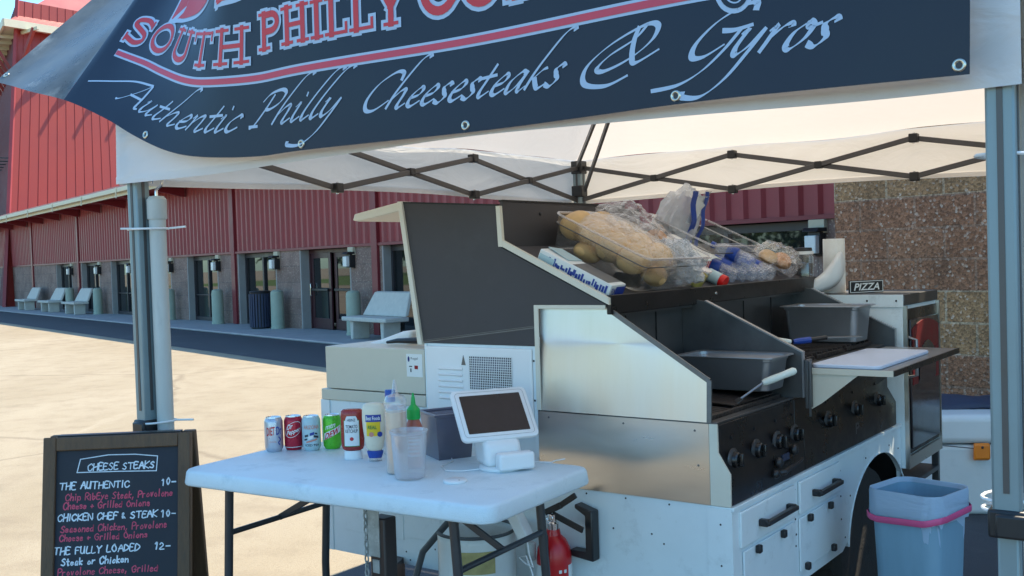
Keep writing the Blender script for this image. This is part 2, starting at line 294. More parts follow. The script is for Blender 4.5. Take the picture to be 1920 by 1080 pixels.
# ------------------------------------------------------------------ mesh helpers
class MB:
    def __init__(s): s.v = []; s.f = []
    def add(s, vs, fs):
        b = len(s.v); s.v += [tuple(x) for x in vs]; s.f += [tuple(i + b for i in q) for q in fs]; return s
    def box(s, x0, x1, y0, y1, z0, z1):
        return s.add([(x0, y0, z0), (x1, y0, z0), (x1, y1, z0), (x0, y1, z0), (x0, y0, z1), (x1, y0, z1), (x1, y1, z1), (x0, y1, z1)],
                     [(0, 3, 2, 1), (4, 5, 6, 7), (0, 1, 5, 4), (1, 2, 6, 5), (2, 3, 7, 6), (3, 0, 4, 7)])
    def prism(s, pts, vec):
        pts = [Vector(p) for p in pts]; vec = Vector(vec); n = len(pts)
        nn = sum(((pts[i] - pts[0]).cross(pts[(i + 1) % n] - pts[0]) for i in range(1, n - 1)), Vector())
        if nn.dot(vec) > 0: pts = pts[::-1]
        return s.add(pts + [p + vec for p in pts], [tuple(range(n)), tuple(range(2 * n - 1, n - 1, -1))] + [(i, n + i, n + (i + 1) % n, (i + 1) % n) for i in range(n)])
    def tube(s, pts, r, n=8, cap=True, square=False):
        pts = [Vector(p) for p in pts]; rs = r if isinstance(r, (list, tuple)) else [r] * len(pts)
        rings = []; up = None
        for i, p in enumerate(pts):
            t = (pts[min(i + 1, len(pts) - 1)] - pts[max(i - 1, 0)]).normalized()
            if up is None: up = Vector((0, 0, 1)) if abs(t.z) < .9 else Vector((1, 0, 0))
            a = t.cross(up).normalized(); up = a.cross(t).normalized()
            ph = math.pi / n if square else 0
            rings.append([p + (a * math.cos(2 * math.pi * k / n + ph) + up * math.sin(2 * math.pi * k / n + ph)) * rs[i] for k in range(n)])
        vs = [q for g in rings for q in g]; fs = []
        for i in range(len(pts) - 1):
            for k in range(n): fs.append((i * n + k, i * n + (k + 1) % n, (i + 1) * n + (k + 1) % n, (i + 1) * n + k))
        if cap: fs += [tuple(range(n))[::-1], tuple(range((len(pts) - 1) * n, len(pts) * n))]
        return s.add(vs, fs)
    def bar(s, a, b, w, h, up=(0, 0, 1)):
        a = Vector(a); b = Vector(b); t = (b - a).normalized(); x = t.cross(Vector(up)).normalized(); y = x.cross(t)
        q = [x * w / 2 + y * h / 2, -x * w / 2 + y * h / 2, -x * w / 2 - y * h / 2, x * w / 2 - y * h / 2]
        return s.add([a + k for k in q] + [b + k for k in q], [(0, 1, 2, 3), (7, 6, 5, 4)] + [(i, i + 4, (i + 1) % 4 + 4, (i + 1) % 4) for i in range(4)])
    def lathe(s, prof, c=(0, 0, 0), n=24, sx=1., sy=1.):
        c = Vector(c); vs = []; fs = []; L = len(prof)
        for r, z in prof:
            for k in range(n):
                a = 2 * math.pi * k / n; vs.append(c + Vector((r * sx * math.cos(a), r * sy * math.sin(a), z)))
        for i in range(L - 1):
            for k in range(n): fs.append((i * n + k, i * n + (k + 1) % n, (i + 1) * n + (k + 1) % n, (i + 1) * n + k))
        if prof[0][0] > 1e-5: fs.append(tuple(range(n))[::-1])
        if prof[-1][0] > 1e-5: fs.append(tuple(range((L - 1) * n, L * n)))
        return s.add(vs, fs)
    def grid(s, fn, nu, nv, wrap=False):
        vs = [fn(i / nu, j / nv) for j in range(nv + 1) for i in range(nu + 1)]
        fs = [(j * (nu + 1) + i, j * (nu + 1) + i + 1, (j + 1) * (nu + 1) + i + 1, (j + 1) * (nu + 1) + i) for j in range(nv) for i in range(nu)]
        return s.add(vs, fs)
    def blob(s, c, rad, n=12, nz=.0, rnd=random):
        c = Vector(c); vs = []; fs = []; m_ = n
        for j in range(n + 1):
            th = math.pi * j / n
            for i in range(2 * n):
                ph = math.pi * i / n; k = 1 + (rnd.random() - .5) * nz
                vs.append(c + Vector((rad[0] * math.sin(th) * math.cos(ph), rad[1] * math.sin(th) * math.sin(ph), rad[2] * math.cos(th))) * k)
        for j in range(n):
            for i in range(2 * n): fs.append((j * 2 * n + i, (j + 1) * 2 * n + i, (j + 1) * 2 * n + (i + 1) % (2 * n), j * 2 * n + (i + 1) % (2 * n)))
        return s.add(vs, fs)
    def map(s, fn): s.v = [tuple(fn(Vector(p))) for p in s.v]; return s
def obj(name, mb, mt, parent=None, bevel=0., seg=2, ang=35, sub=0, solid=0.):
    me = bpy.data.meshes.new(name); me.from_pydata(mb.v, [], mb.f); me.update()
    me.materials.append(M[mt] if isinstance(mt, str) else mt)
    o = bpy.data.objects.new(name, me); COL.objects.link(o)
    if parent is not None: o.parent = parent
    for p in me.polygons: p.use_smooth = True
    me.set_sharp_from_angle(angle=R(ang))
    if solid:
        md = o.modifiers.new('solid', 'SOLIDIFY'); md.thickness = solid; md.offset = 0
    if bevel:
        md = o.modifiers.new('bevel', 'BEVEL'); md.width = bevel; md.segments = seg; md.limit_method = 'ANGLE'; md.angle_limit = R(40)
    if sub:
        md = o.modifiers.new('sub', 'SUBSURF'); md.levels = sub; md.render_levels = sub
    return o
def tag(o, label, cat, group=None, kind=None):
    o['label'] = label
    if cat: o['category'] = cat
    if group: o['group'] = group
    if kind: o['kind'] = kind
    return o
def thing(name, label, cat, loc=(0, 0, 0), rz=0., group=None):
    o = bpy.data.objects.new(name, None); COL.objects.link(o); o.empty_display_size = .1
    o.location = loc; o.rotation_euler = (0, 0, rz)
    return tag(o, label, cat, group)
def copytree(o, parent=None):
    c = o.copy(); COL.objects.link(c); c.parent = parent
    for ch in [k for k in bpy.data.objects if k.parent == o]: copytree(ch, c)
    return c
def struct(o): o['kind'] = 'structure'; return o

# ---- lettering: built-in font turned to mesh, and two hand drawn stroke alphabets
def text_mb(txt, size=1., align='CENTER', shear=0., bold=0.):
    cu = bpy.data.curves.new('t', 'FONT'); cu.body = txt; cu.size = size; cu.align_x = align; cu.resolution_u = 3; cu.shear = shear; cu.offset = bold
    ob = bpy.data.objects.new('t', cu); COL.objects.link(ob)
    me = bpy.data.meshes.new_from_object(ob.evaluated_get(bpy.context.evaluated_depsgraph_get()))
    mb = MB(); mb.add([tuple(v.co) for v in me.vertices], [tuple(p.vertices) for p in me.polygons])
    bpy.data.objects.remove(ob); bpy.data.curves.remove(cu); bpy.data.meshes.remove(me)
    return mb
def spline(pts, k=5):
    P = [Vector((p[0], p[1])) for p in pts]; o = []
    if len(P) < 3:
        return [P[0].lerp(P[-1], i / 6) for i in range(7)]
    for i in range(len(P) - 1):
        a = P[max(i - 1, 0)]; b = P[i]; c = P[i + 1]; d = P[min(i + 2, len(P) - 1)]
        for t in range(k):
            t /= k
            o.append(.5 * ((2 * b) + (c - a) * t + (2 * a - 5 * b + 4 * c - d) * t * t + (3 * b - a - 3 * c + d) * t ** 3))
    o.append(P[-1]); return o
# ================================================================== SETTING
FOx, FOy, FA = -5.238, 25.382, R(-52.6675)
def fac(name, label, cat, x=0, y=0, z=0, rz=0, group=None):
    c, s = math.cos(FA), math.sin(FA)
    return thing(name, label, cat, (FOx + x * c - y * s, FOy + x * s + y * c, z), FA + rz, group)
def fpt(x, y, z=0):
    c, s = math.cos(FA), math.sin(FA); return Vector((FOx + x * c - y * s, FOy + x * s + y * c, z))

g = obj('ground', MB().add([(-400, -250, 0), (400, -250, 0), (400, 500, 0), (-400, 500, 0)], [(0, 1, 2, 3)]), 'lot'); struct(g)
def sheet(name, x0, x1, y0, y1, z, mt):
    return struct(obj(name, MB().add([fpt(x0, y0, z), fpt(x1, y0, z), fpt(x1, y1, z), fpt(x0, y1, z)], [(0, 1, 2, 3)]), mt))
sheet('shade_asphalt_lane', -70, 18.7, -3.86, -1.6, .004, 'shade_asphalt')  # darker ground ending at the hall's shadow edge, deepens that shade by colour
wk = MB()
wk.prism([fpt(-70, -1.65, 0), fpt(18.75, -1.65, 0), fpt(18.75, .6, 0), fpt(-70, .6, 0)], (0, 0, .05))
struct(obj('walkway', wk, 'walk', bevel=.02))
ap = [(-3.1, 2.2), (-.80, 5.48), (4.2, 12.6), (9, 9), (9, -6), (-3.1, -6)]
struct(obj('shade_asphalt_apron', MB().add([(x, y, .004) for x, y in ap], [tuple(range(6))[::-1]]), 'shade_asphalt'))  # dark ground cut along the canopy's shadow edge, shade painted under the trailer
struct(obj('lawn', MB().add([(-42, -60, .006), (-42, 24, .006), (-70, 75, .006), (-200, 75, .006), (-200, -60, .006)], [(0, 1, 2, 3, 4)]), 'lawn'))

# ------------------------------------------------------------------ long barn hall
B = fac('barn_building', 'long maroon metal-sided hall with grey block piers and glass doors behind the lot', 'building')
OPEN = [(-23.4, -20.9), (-19.47, -16.97), (-15.54, -13.04), (-11.6, -9.1), (-7.68, -5.2), (-3.75, -1.25), (.1, 2.7), (4.1, 6.6), (8.05, 10.5), (11.9, 15.12)]
X0, X1 = -60., 18.75
Z1 = 2.05; Z2 = 4.08
cols = [-27.5, -19.75, -11.85, -3.95, 3.87, 11.5]
edges = [X0] + cols + [X1]
for a, b in zip(edges[:-1], edges[1:]):
    mb = MB(); prof = []; x = a + .13; per = .305
    while x < b - .13:
        for dx, dy in ((0, -.005), (.15, -.005), (.185, -.06), (.26, -.06)):
            prof.append((min(x + dx, b - .13), dy))
        x += per
    prof.append((b - .13, -.005))
    n = len(prof)
    mb.add([(p[0], p[1], Z1) for p in prof] + [(p[0], p[1], Z2) for p in prof], [(i, i + 1, n + i + 1, n + i) for i in range(n - 1)])
    obj('siding_panel', mb, 'siding', B, ang=20)
for c in cols:
    mb = MB().box(c - .125, c + .125, -.09, .1, .05, Z2)
    obj('column', mb, 'darkred', B, bevel=.01)
obj('sill_trim', MB().box(X0, X1, -.068, .05, Z1 - .06, Z1 - .002), 'darkred', B)
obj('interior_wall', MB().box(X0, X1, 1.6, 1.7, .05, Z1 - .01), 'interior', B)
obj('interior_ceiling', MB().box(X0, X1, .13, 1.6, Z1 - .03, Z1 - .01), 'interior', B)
obj('backing_wall', MB().box(X0, X1, .02, .12, Z1, Z2 + .3), 'darkred', B)
px = X0
for a, b in OPEN + [(X1, X1)]:
    if a - px > .05:
        cs = [c for c in cols if px < c < a]
        segs = []
        if cs: segs = [(px, cs[0] - .126), (cs[-1] + .126, a)]
        else: segs = [(px, a)]
        for s, t in segs:
            if t - s > .03: obj('block_pier', MB().box(s, t, -.02, .5, .05, Z1 - .062), 'pier', B)
    px = b
for i, (a, b) in enumerate(OPEN):
    obj('jamb', MB().box(a - .0, a + .06, -.022, .32, .05, Z1 - .065), 'jamb', B)
    obj('jamb', MB().box(b - .06, b, -.024, .32, .05, Z1 - .065), 'jamb', B)
    if i == 6:    # the double door, its left leaf standing open
        fr = MB(); fr.box(a + .06, a + .12, .2, .3, .05, Z1 - .07); fr.box(b - .12, b - .06, .2, .3, .05, Z1 - .07); fr.box(a + .12, b - .12, .2, .3, Z1 - .16, Z1 - .07)
        obj('door_frame', fr, 'doorfr', B, bevel=.004)
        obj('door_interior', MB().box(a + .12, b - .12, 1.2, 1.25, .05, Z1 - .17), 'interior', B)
        for (hx, hy, ang, sgn) in ((a + .13, .215, -3, 1), (b - .13, .22, 0, -1)):
            d = MB(); W_ = 1.14; st = .13
            d.box(0, st, 0, .045, .06, 1.9); d.box(W_ - st, W_, 0, .045, .06, 1.9); d.box(st, W_ - st, 0, .045, 1.77, 1.9); d.box(st, W_ - st, 0, .045, .06, .32)
            if sgn < 0: d.map(lambda p: Vector((-p.x, p.y, p.z)))
            fcs = d.f
            if sgn < 0: d.f = [q[::-1] for q in d.f]
            do = obj('door', d, 'doorfr', B, bevel=.006); do.location = (hx, hy, 0); do.rotation_euler = (0, 0, R(ang))
            x0_, x1_ = (st, W_ - st) if sgn > 0 else (-(W_ - st), -st)
            obj('door_pane', MB().box(x0_, x1_, .018, .028, .32, 1.77), 'glass', do)
            obj('push_bar', MB().box(x0_ - .05, x1_ + .05, -.07, -.03, .98, 1.04), 'black', do, bevel=.01)
            hxx = (W_ - .06) if sgn > 0 else -(W_ - .06)
            obj('handle', MB().tube([(.06 if sgn > 0 else -.06, -.002, .85), (.06 if sgn > 0 else -.06, -.06, .87), (.06 if sgn > 0 else -.06, -.06, 1.15), (.06 if sgn > 0 else -.06, -.002, 1.17)], .014), 'chrome', do)
        continue
    mb = MB(); fw_ = .06; t0, t1 = a + .06, b - .06; mid = (t0 + t1) / 2
    zt = Z1 - .07
    for (q0, q1, q2, q3) in ((t0, t0 + fw_, .05, zt), (t1 - fw_, t1, .05, zt), (mid - .045, mid + .045, .05, zt)): mb.box(q0, q1, .16, .27, q2, q3)
    for l, r in ((t0 + fw_, mid - .045), (mid + .045, t1 - fw_)):
        mb.box(l, r, .16, .27, zt - .12, zt); mb.box(l, r, .16, .27, .05, .16); mb.box(l, r, .18, .26, .80, .84)
    wn = obj('window', mb, 'frame', B, bevel=.004)
    obj('pane', MB().box(t0 + fw_, t1 - fw_, .214, .222, .16, zt - .12), 'glass', wn)
for (a, b) in OPEN:
    obj('beige_block', MB().box(b + .0, b + .24, -.10, -.021, Z1 - .24, Z1 - .065), 'cap', B, bevel=.006)
# eave: gutter, fascia, soffit, brackets and the low roof over it
obj('gutter', MB().prism([(X0, -1.36, 4.10), (X0, -1.36, 4.24), (X0, -1.18, 4.24), (X0, -1.20, 4.10)], (X1 - X0, 0, 0)), 'cream', B, bevel=.015)
obj('fascia', MB().box(X0, X1, -1.17, -1.14, 4.0, 4.27), 'cream', B)
obj('soffit', MB().box(X0, X1, -1.13, -.06, 4.085, 4.11), 'darkred', B)
for i in range(20):
    x = -40 + i * 2.95
    if x < X1 - .3: obj('rafter_tail', MB().prism([(x, -1.12, 4.08), (x, -.1, 4.08), (x, -.1, 3.80), (x, -1.12, 4.0)], (.14, 0, 0)), 'darkred', B)
for i in range(14):
    x = -38 + i * 4
    if x < X1: obj('gutter_strap', MB().box(x, x + .05, -1.385, -1.362, 3.92, 4.25), 'cream', B)
obj('roof', MB().prism([(X0, -1.15, 4.275), (X0, 12, 4.9), (X0, 12, 5.0), (X0, -1.15, 4.34)], (X1 - X0, 0, 0)), 'siding', B)

# ------------------------------------------------------------------ tower rising behind the eave
TP = [Vector((-24.75, 50.1, 0)), Vector((-24.75 + .6 * 16, 50.1 + .8 * 16, 0)), Vector((-24.75 + .6 * 16 - 9, 50.1 + .8 * 16 + 8, 0)), Vector((-24.75 - .5 * 13, 50.1 + .866 * 13, 0))]
tc_ = sum(TP, Vector()) / 4
def tw(p, z): 
    k = 1 - .0135 * z
    return (tc_ + (p - tc_) * k) + Vector((0, 0, z))
T = thing('barn_tower', 'tall tapered red barn tower rising above the long hall at upper left', 'tower', tuple(tc_))
zt = 15.5
for i, mt in ((0, 'redwall'), (1, 'redwall'), (2, 'redwall'), (3, 'redwall_shade')):
    a, b = TP[i], TP[(i + 1) % 4]; mb = MB(); Lh = (b - a).length; nn = max(2, int(Lh / .55)); nv = (b - a).normalized().cross(Vector((0, 0, 1)))
    prof = []
    for j in range(nn):
        for dx, off in ((0, 0), (.47, 0), (.485, .022), (.53, .022)): prof.append(((j + dx / .55) / nn, off))
    prof.append((1, 0)); n = len(prof); pts = []
    for z in (0, zt):
        for t, off in prof: pts.append(tw(a.lerp(b, t), z) + nv * off - tc_)
    mb.add(pts, [(k, k + 1, n + k + 1, n + k) for k in range(n - 1)])
    obj('tower_wall', mb, mt, T, ang=20)
for p in TP:
    obj('corner_trim', MB().bar(tw(p, 0) - tc_, tw(p, zt) - tc_, .16, .16, (1, 0, 0)), 'siding', T)
rp = [tw(p, 14.0) + (p - tc_).normalized() * 1.1 - tc_ for p in TP]
for q in rp: q.z = 14.05
rp2 = [p.copy() for p in rp]
ap = Vector((0, 0, 19.5)); mb = MB()
mb.add(rp + [ap], [(0, 1, 4), (1, 2, 4), (2, 3, 4), (3, 0, 4)]); obj('tower_roof', mb, 'siding', T)
mb = MB(); mb.add([p + Vector((0, 0, -.02)) for p in rp] + [tw(p, 14.0) - tc_ for p in TP], [(i, (i + 1) % 4, 4 + (i + 1) % 4, 4 + i) for i in range(4)]); obj('tower_soffit', mb, 'cream', T)
mb = MB()
for i in range(4): mb.bar(rp[i] + Vector((0, 0, .04)), rp[(i + 1) % 4] + Vector((0, 0, .04)), .12, .38)
obj('roof_edge', mb, 'cream', T)
for i in (3, 0):
    a, b = TP[i], TP[(i + 1) % 4]; nv = (b - a).normalized().cross(Vector((0, 0, 1)))
    for k in range(7):
        p = a.lerp(b, (k + .15) / 7); q = tw(p, 12.0) - tc_; e_ = tw(p, 13.9) - tc_ + nv * 1.2
        obj('bracket', MB().bar(q, e_, .16, .16), 'redwall', T)
        q2 = tw(p, 13.93) - tc_
        obj('rafter', MB().bar(q2 + Vector((0, 0, -.1)), q2 + nv * 1.6 + Vector((0, 0, -.1)), .12, .16), 'cream', T)
# a dark balcony rail at the tower's shaded side
mb = MB(); a, b = TP[3], TP[0]; nv = (b - a).normalized().cross(Vector((0, 0, 1)))
for z in (8.6, 9.3, 10.0): mb.bar(tw(a.lerp(b, .3), z) - tc_ + nv * .9, tw(b, z) - tc_ + nv * .9, .07, .07)
for k in range(6):
    t = .3 + .7 * k / 5; mb.bar(tw(a.lerp(b, t), 7.4) - tc_ + nv * .9, tw(a.lerp(b, t), 10.0) - tc_ + nv * .9, .06, .06, (1, 0, 0))
    mb.bar(tw(a.lerp(b, t), 7.4) - tc_, tw(a.lerp(b, t), 7.4) - tc_ + nv * .95, .06, .06)
obj('balcony_rail', mb, 'black', T)

# ------------------------------------------------------------------ projecting split-face block wall at right
Wl = fac('block_wall', 'tall brown speckled split-face block wall behind the white oven cabinet', 'wall', 18.76, -4.7)
M['split'] = blockmat('split_face_block', (.27, .155, .072), (.33, .20, .10), (.38, .29, .19), .43, .216, speck=.42, scale2=70, rowtint=(.23, .092, .06), bump=.8)
M['split_y'] = blockmat('split_face_block_side', (.27, .155, .072), (.33, .20, .10), (.38, .29, .19), .43, .216, speck=.42, scale2=70, rowtint=(.23, .092, .06), bump=.8, axis='y')
obj('front_face', MB().box(0, 14, 0, .2, 0, 4.2), 'split', Wl)
obj('side_face', MB().box(.003, .2, .2, 7, 0, 4.2), 'split_y', Wl)
obj('coping', MB().box(-.04, 14, -.04, 7, 4.2, 4.32), 'jamb', Wl)

# ------------------------------------------------------------------ wall lamps, bollards, benches, barrel
def wall_lamp():
    t = fac('wall_lamp', '', 'wall lamp', group='wall lamps on the block piers')
    obj('back_plate', MB().box(-.075, .075, -.03, 0, -.17, .17), 'black', t, bevel=.01)
    obj('lamp_hood', MB().prism([(-.12, -.03, .15), (-.12, -.24, .15), (-.12, -.2, .2), (-.12, -.03, .2)], (.24, 0, 0)), 'black', t, bevel=.008)
    obj('lamp_arm', MB().box(-.095, .095, -.149, -.031, -.15, .148), 'black', t, bevel=.01)
    obj('lamp_glass', MB().box(-.085, .085, -.235, -.15, -.13, .10), 'lampg', t, bevel=.012)
    return t
def place(o, x, y, z=0, rz=0):
    o.location = fpt(x, y, z); o.rotation_euler = (0, 0, FA + rz); return o
proto = wall_lamp()
desc = ['black wall lamp on the farthest visible pier beyond the benches', 'black wall lamp above the far concrete benches, second from the far end', 'black wall lamp above the middle concrete bench of the far three',
        'black wall lamp just right of the far benches', 'black wall lamp on the pier left of the near canopy leg', 'black wall lamp just right of the grey pipe at the canopy leg', 'black wall lamp on the pier left of the maroon double doors',
        'black wall lamp right of the maroon double doors', None, 'black wall lamp on the pier beside the brown block wall']
xs = [b for a, b in OPEN]
first = True
names7 = {0: 'black wall lamp farthest along the hall, above the farthest concrete bench', 1: 'black wall lamp over the middle one of the three far concrete benches', 2: 'black wall lamp over the nearest of the three far benches',
          3: 'black wall lamp on the pier hidden behind the canopy leg', 4: 'black wall lamp on the pier just right of the upright grey pipe', 5: 'black wall lamp above the dark barrel, left of the double doors',
          6: 'black wall lamp on the pier right of the double doors', 7: 'black wall lamp on the pier behind the charcoal trailer lid', 9: 'black wall lamp beside the paper towel roll, next to the brown block wall'}
for i, lab in names7.items():
    if i in (7,): continue
    o = proto if first else copytree(proto); first = False
    place(o, xs[i] + .13, -.021, 1.68); o['label'] = lab
def bollard():
    t = fac('bollard', '', 'bollard', group='concrete bollards before the piers')
    obj('post', MB().lathe([(.175, 0), (.175, .05), (.165, .06), (.16, .86), (.15, .93), (.11, .965), (0, .98)], n=28), 'bollard', t)
    return t
proto = bollard(); first = True
for x, lab in ((3.3, 'pale green bollard right of the maroon double doors'), (-.64, 'pale green bollard beside the dark barrel'), (-4.57, 'pale green bollard left of the red column near the barrel'),
               (-8.5, 'pale green bollard seen just right of the grey pipe'), (-16.3, 'pale bollard right of the three far benches'), (-20.2, 'pale bollard behind the far concrete benches')):
    o = proto if first else copytree(proto); first = False; place(o, x, -.32, .05); o['label'] = lab
def bench():
    t = fac('concrete_bench', '', 'bench', group='concrete benches along the hall')
    obj('seat', MB().box(-.9, .9, -.28, .27, .38, .47), 'benchm', t, bevel=.02)
    obj('backrest', MB().prism([(-.86, .20, .472), (.86, .20, .472), (.70, .42, .95), (-.70, .42, .95)], (0, .09, .02)), 'benchm', t, bevel=.015)
    for x in (-.62, .62): obj('leg', MB().prism([(x - .07, -.2, .378), (x + .07, -.2, .378), (x + .045, -.2, 0), (x - .045, -.2, 0)], (0, .4, 0)), 'benchm', t, bevel=.015)
    return t
proto = bench(); first = True
for x, lab in ((5.05, 'white concrete bench nearest the trailer, right of the double doors'), (-17.6, 'white concrete bench nearest of the three far along the hall'), (-21.4, 'white concrete bench in the middle of the three far along the hall'), (-25.6, 'white concrete bench farthest along the hall')):
    o = proto if first else copytree(proto); first = False; place(o, x, -.80, .05); o['label'] = lab
t = fac('trash_barrel', 'dark slatted barrel standing in front of a window near the double doors', 'trash can', -1.25, -.5, .05)
mb = MB(); mb.lathe([(.22, 0), (.25, .02), (.26, .9), (.27, .93), (.25, .95), (.0, .96)], n=24); obj('barrel', mb, 'black', t)
mb = MB()
for k in range(24):
    a = k * math.pi / 12; mb.box(-.022, .022, .258, .285, .04, .88); 
    for q in range(len(mb.v) - 8, len(mb.v)):
        x, y, z = mb.v[q]; mb.v[q] = (x * math.cos(a) - y * math.sin(a), x * math.sin(a) + y * math.cos(a), z)
obj('slats', mb, 'navy', t)

# tree belt across the road, seen only in the glass
rnd = random.Random(3); mb = MB(); tk = MB()
for i in range(34):
    y = -70 + i * 4.6 + rnd.uniform(-1.5, 1.5); x = -88 - rnd.uniform(0, 14) + (0 if y < 30 else (y - 30) * -.4); h = rnd.uniform(9, 15)
    tk.tube([(x, y, 0), (x + .1, y, h * .35), (x, y + .2, h * .7)], [.3, .22, .1], 6)
    for k in range(330):
        a = rnd.uniform(0, 6.283); zz = rnd.uniform(.18, 1); rr = 3.3 * math.sqrt(rnd.random()) * (1.05 - .75 * abs(zz - .45))
        c = Vector((x + rr * math.cos(a), y + rr * math.sin(a), zz * h)); s = rnd.uniform(.25, .6)
        d1 = Vector((rnd.uniform(-1, 1), rnd.uniform(-1, 1), rnd.uniform(-1, 1))).normalized() * s; d2 = d1.cross(Vector((rnd.uniform(-1, 1), rnd.uniform(-1, 1), rnd.uniform(-1, 1)))).normalized() * s
        mb.add([c - d1, c + d2, c + d1, c - d2], [(0, 1, 2, 3)])
tb = obj('tree_belt', mb, 'leaf'); tag(tb, 'belt of green trees across the lawn, mirrored in the hall windows', 'trees', kind='stuff')
obj('trunk', tk, 'trunk', tb)

# ================================================================== CANOPY
CA = math.atan2(-.574, .819); ca, sa = math.cos(CA), math.sin(CA)
CL = Vector((-1.38, 3.84, 0))
def cw(x, y, z): return Vector((CL.x + x * ca - y * sa, CL.y + x * sa + y * ca, z))
CN = thing('canopy_tent', 'white pop-up canopy tent with grey legs and scissor truss over the food trailer', 'canopy', tuple(CL), CA)
crn = dict(L=(0, 0), R=(2.945, 0), Q=(3.04, 2.96), B=(.11, 2.99))
pk = (1.52, 1.50, 2.98); ZE = 2.185
# legs
def leg(c, dark=False):
    x, y = crn[c]; h = .029
    mb = MB().box(x - h, x + h, y - h, y + h, 1.0, 2.16)
    lg = obj('leg', mb, 'galv', CN, bevel=.006)
    # flutes along the profile
    fl = MB()
    for sx, sy in ((1, 0), (-1, 0), (0, 1), (0, -1)):
        if sx: fl.box(x + sx * h - .0015 if sx > 0 else x - h - .002, x + h + .002 if sx > 0 else x - h + .0015, y - .006, y + .006, 1.08, 2.1)
        else: fl.box(x - .006, x + .006, y + h - .0015 if sy > 0 else y - h - .002, y + h + .002 if sy > 0 else y - h + .0015, 1.08, 2.1)
    obj('flute', fl, 'bar', lg)
    obj('inner_tube', MB().box(x - .021, x + .021, y - .021, y + .021, .012, .998), 'galv', lg, bevel=.005)
    obj('foot', MB().box(x - .05, x + .05, y - .05, y + .05, 0, .012), 'bar', lg)
    cl = MB().box(x - .037, x + .037, y - .037, y + .037, .985, 1.045); cl.box(x - .02, x + .045, y - .055, y - .038, .99, 1.04)
    obj('leg_clamp', cl, 'black', lg, bevel=.006)
    s = MB().box(x - .036, x + .036, y - .036, y + .036, 2.10, 2.178); obj('corner_bracket', s, 'black', lg, bevel=.006)
    s = MB().box(x - .036, x + .036, y - .036, y + .036, 1.96, 2.03); obj('slider', s, 'black', lg, bevel=.006)
for c in 'LRQB': leg(c)
# scissor truss: three scissors per side
def side(a, b, inset=.05):
    A = Vector(crn[a]); Bv = Vector(crn[b]); d = (Bv - A); ln = d.length; d /= ln; nrm = Vector((-d.y, d.x))
    ctr = Vector((1.5, 1.5)); 
    if (ctr - A).dot(nrm) < 0: nrm = -nrm
    zl, zh = (1.945, 2.135) if a + b != 'LR' else (2.0, 2.14)
    P = lambda t, z, o=0: Vector(((A + d * (.03 + t * (ln - .06)) + nrm * o).x, (A + d * (.03 + t * (ln - .06)) + nrm * o).y, z))
    for k in range(3):
        t0, t1 = k / 3, (k + 1) / 3
        obj('truss_bar', MB().bar(P(t0, zl, .008), P(t1, zh, .008), .014, .026), 'bar', CN, bevel=.003)
        obj('truss_bar', MB().bar(P(t0, zh, -.008), P(t1, zl, -.008), .014, .026), 'bar', CN, bevel=.003)
        j = MB(); c = P((t0 + t1) / 2, (zl + zh) / 2)
        j.box(c.x - .02, c.x + .02, c.y - .02, c.y + .02, c.z - .019, c.z + .019)
        obj('truss_joint', j, 'black', CN, bevel=.005)
        if k:
            for z in (zl, zh):
                c = P(t0, z); j = MB().box(c.x - .022, c.x + .022, c.y - .022, c.y + .022, c.z - .022, c.z + .022)
                jo = obj('truss_joint', j, 'black', CN, bevel=.005)
                obj('joint_bolt', MB().lathe([(.006, -.027), (.006, .027)], (c.x, c.y, c.z), 10), 'chrome', jo)
for a, b in ('LB', 'BQ', 'QR', 'LR'): side(a, b)
for c in 'LRQB':
    x, y = crn[c]; dx, dy = pk[0] - x, pk[1] - y
    for o in (-.02, .02):
        l = math.hypot(dx, dy); nx, ny = -dy / l * o, dx / l * o
        obj('rafter', MB().bar((x + .03 * dx + nx, y + .03 * dy + ny, 2.0 if o > 0 else 2.15), (x + .5 * dx + nx, y + .5 * dy + ny, 2.50 if o > 0 else 2.54), .014, .026), 'bar', CN)
    obj('rafter', MB().bar((x + .5 * dx, y + .5 * dy, 2.53), (pk[0] - .02 * dx, pk[1] - .02 * dy, pk[2] - .06), .02, .03), 'bar', CN)
obj('peak_pole', MB().tube([(pk[0], pk[1], 2.52), (pk[0], pk[1], pk[2] - .01)], .02, 10), 'bar', CN)
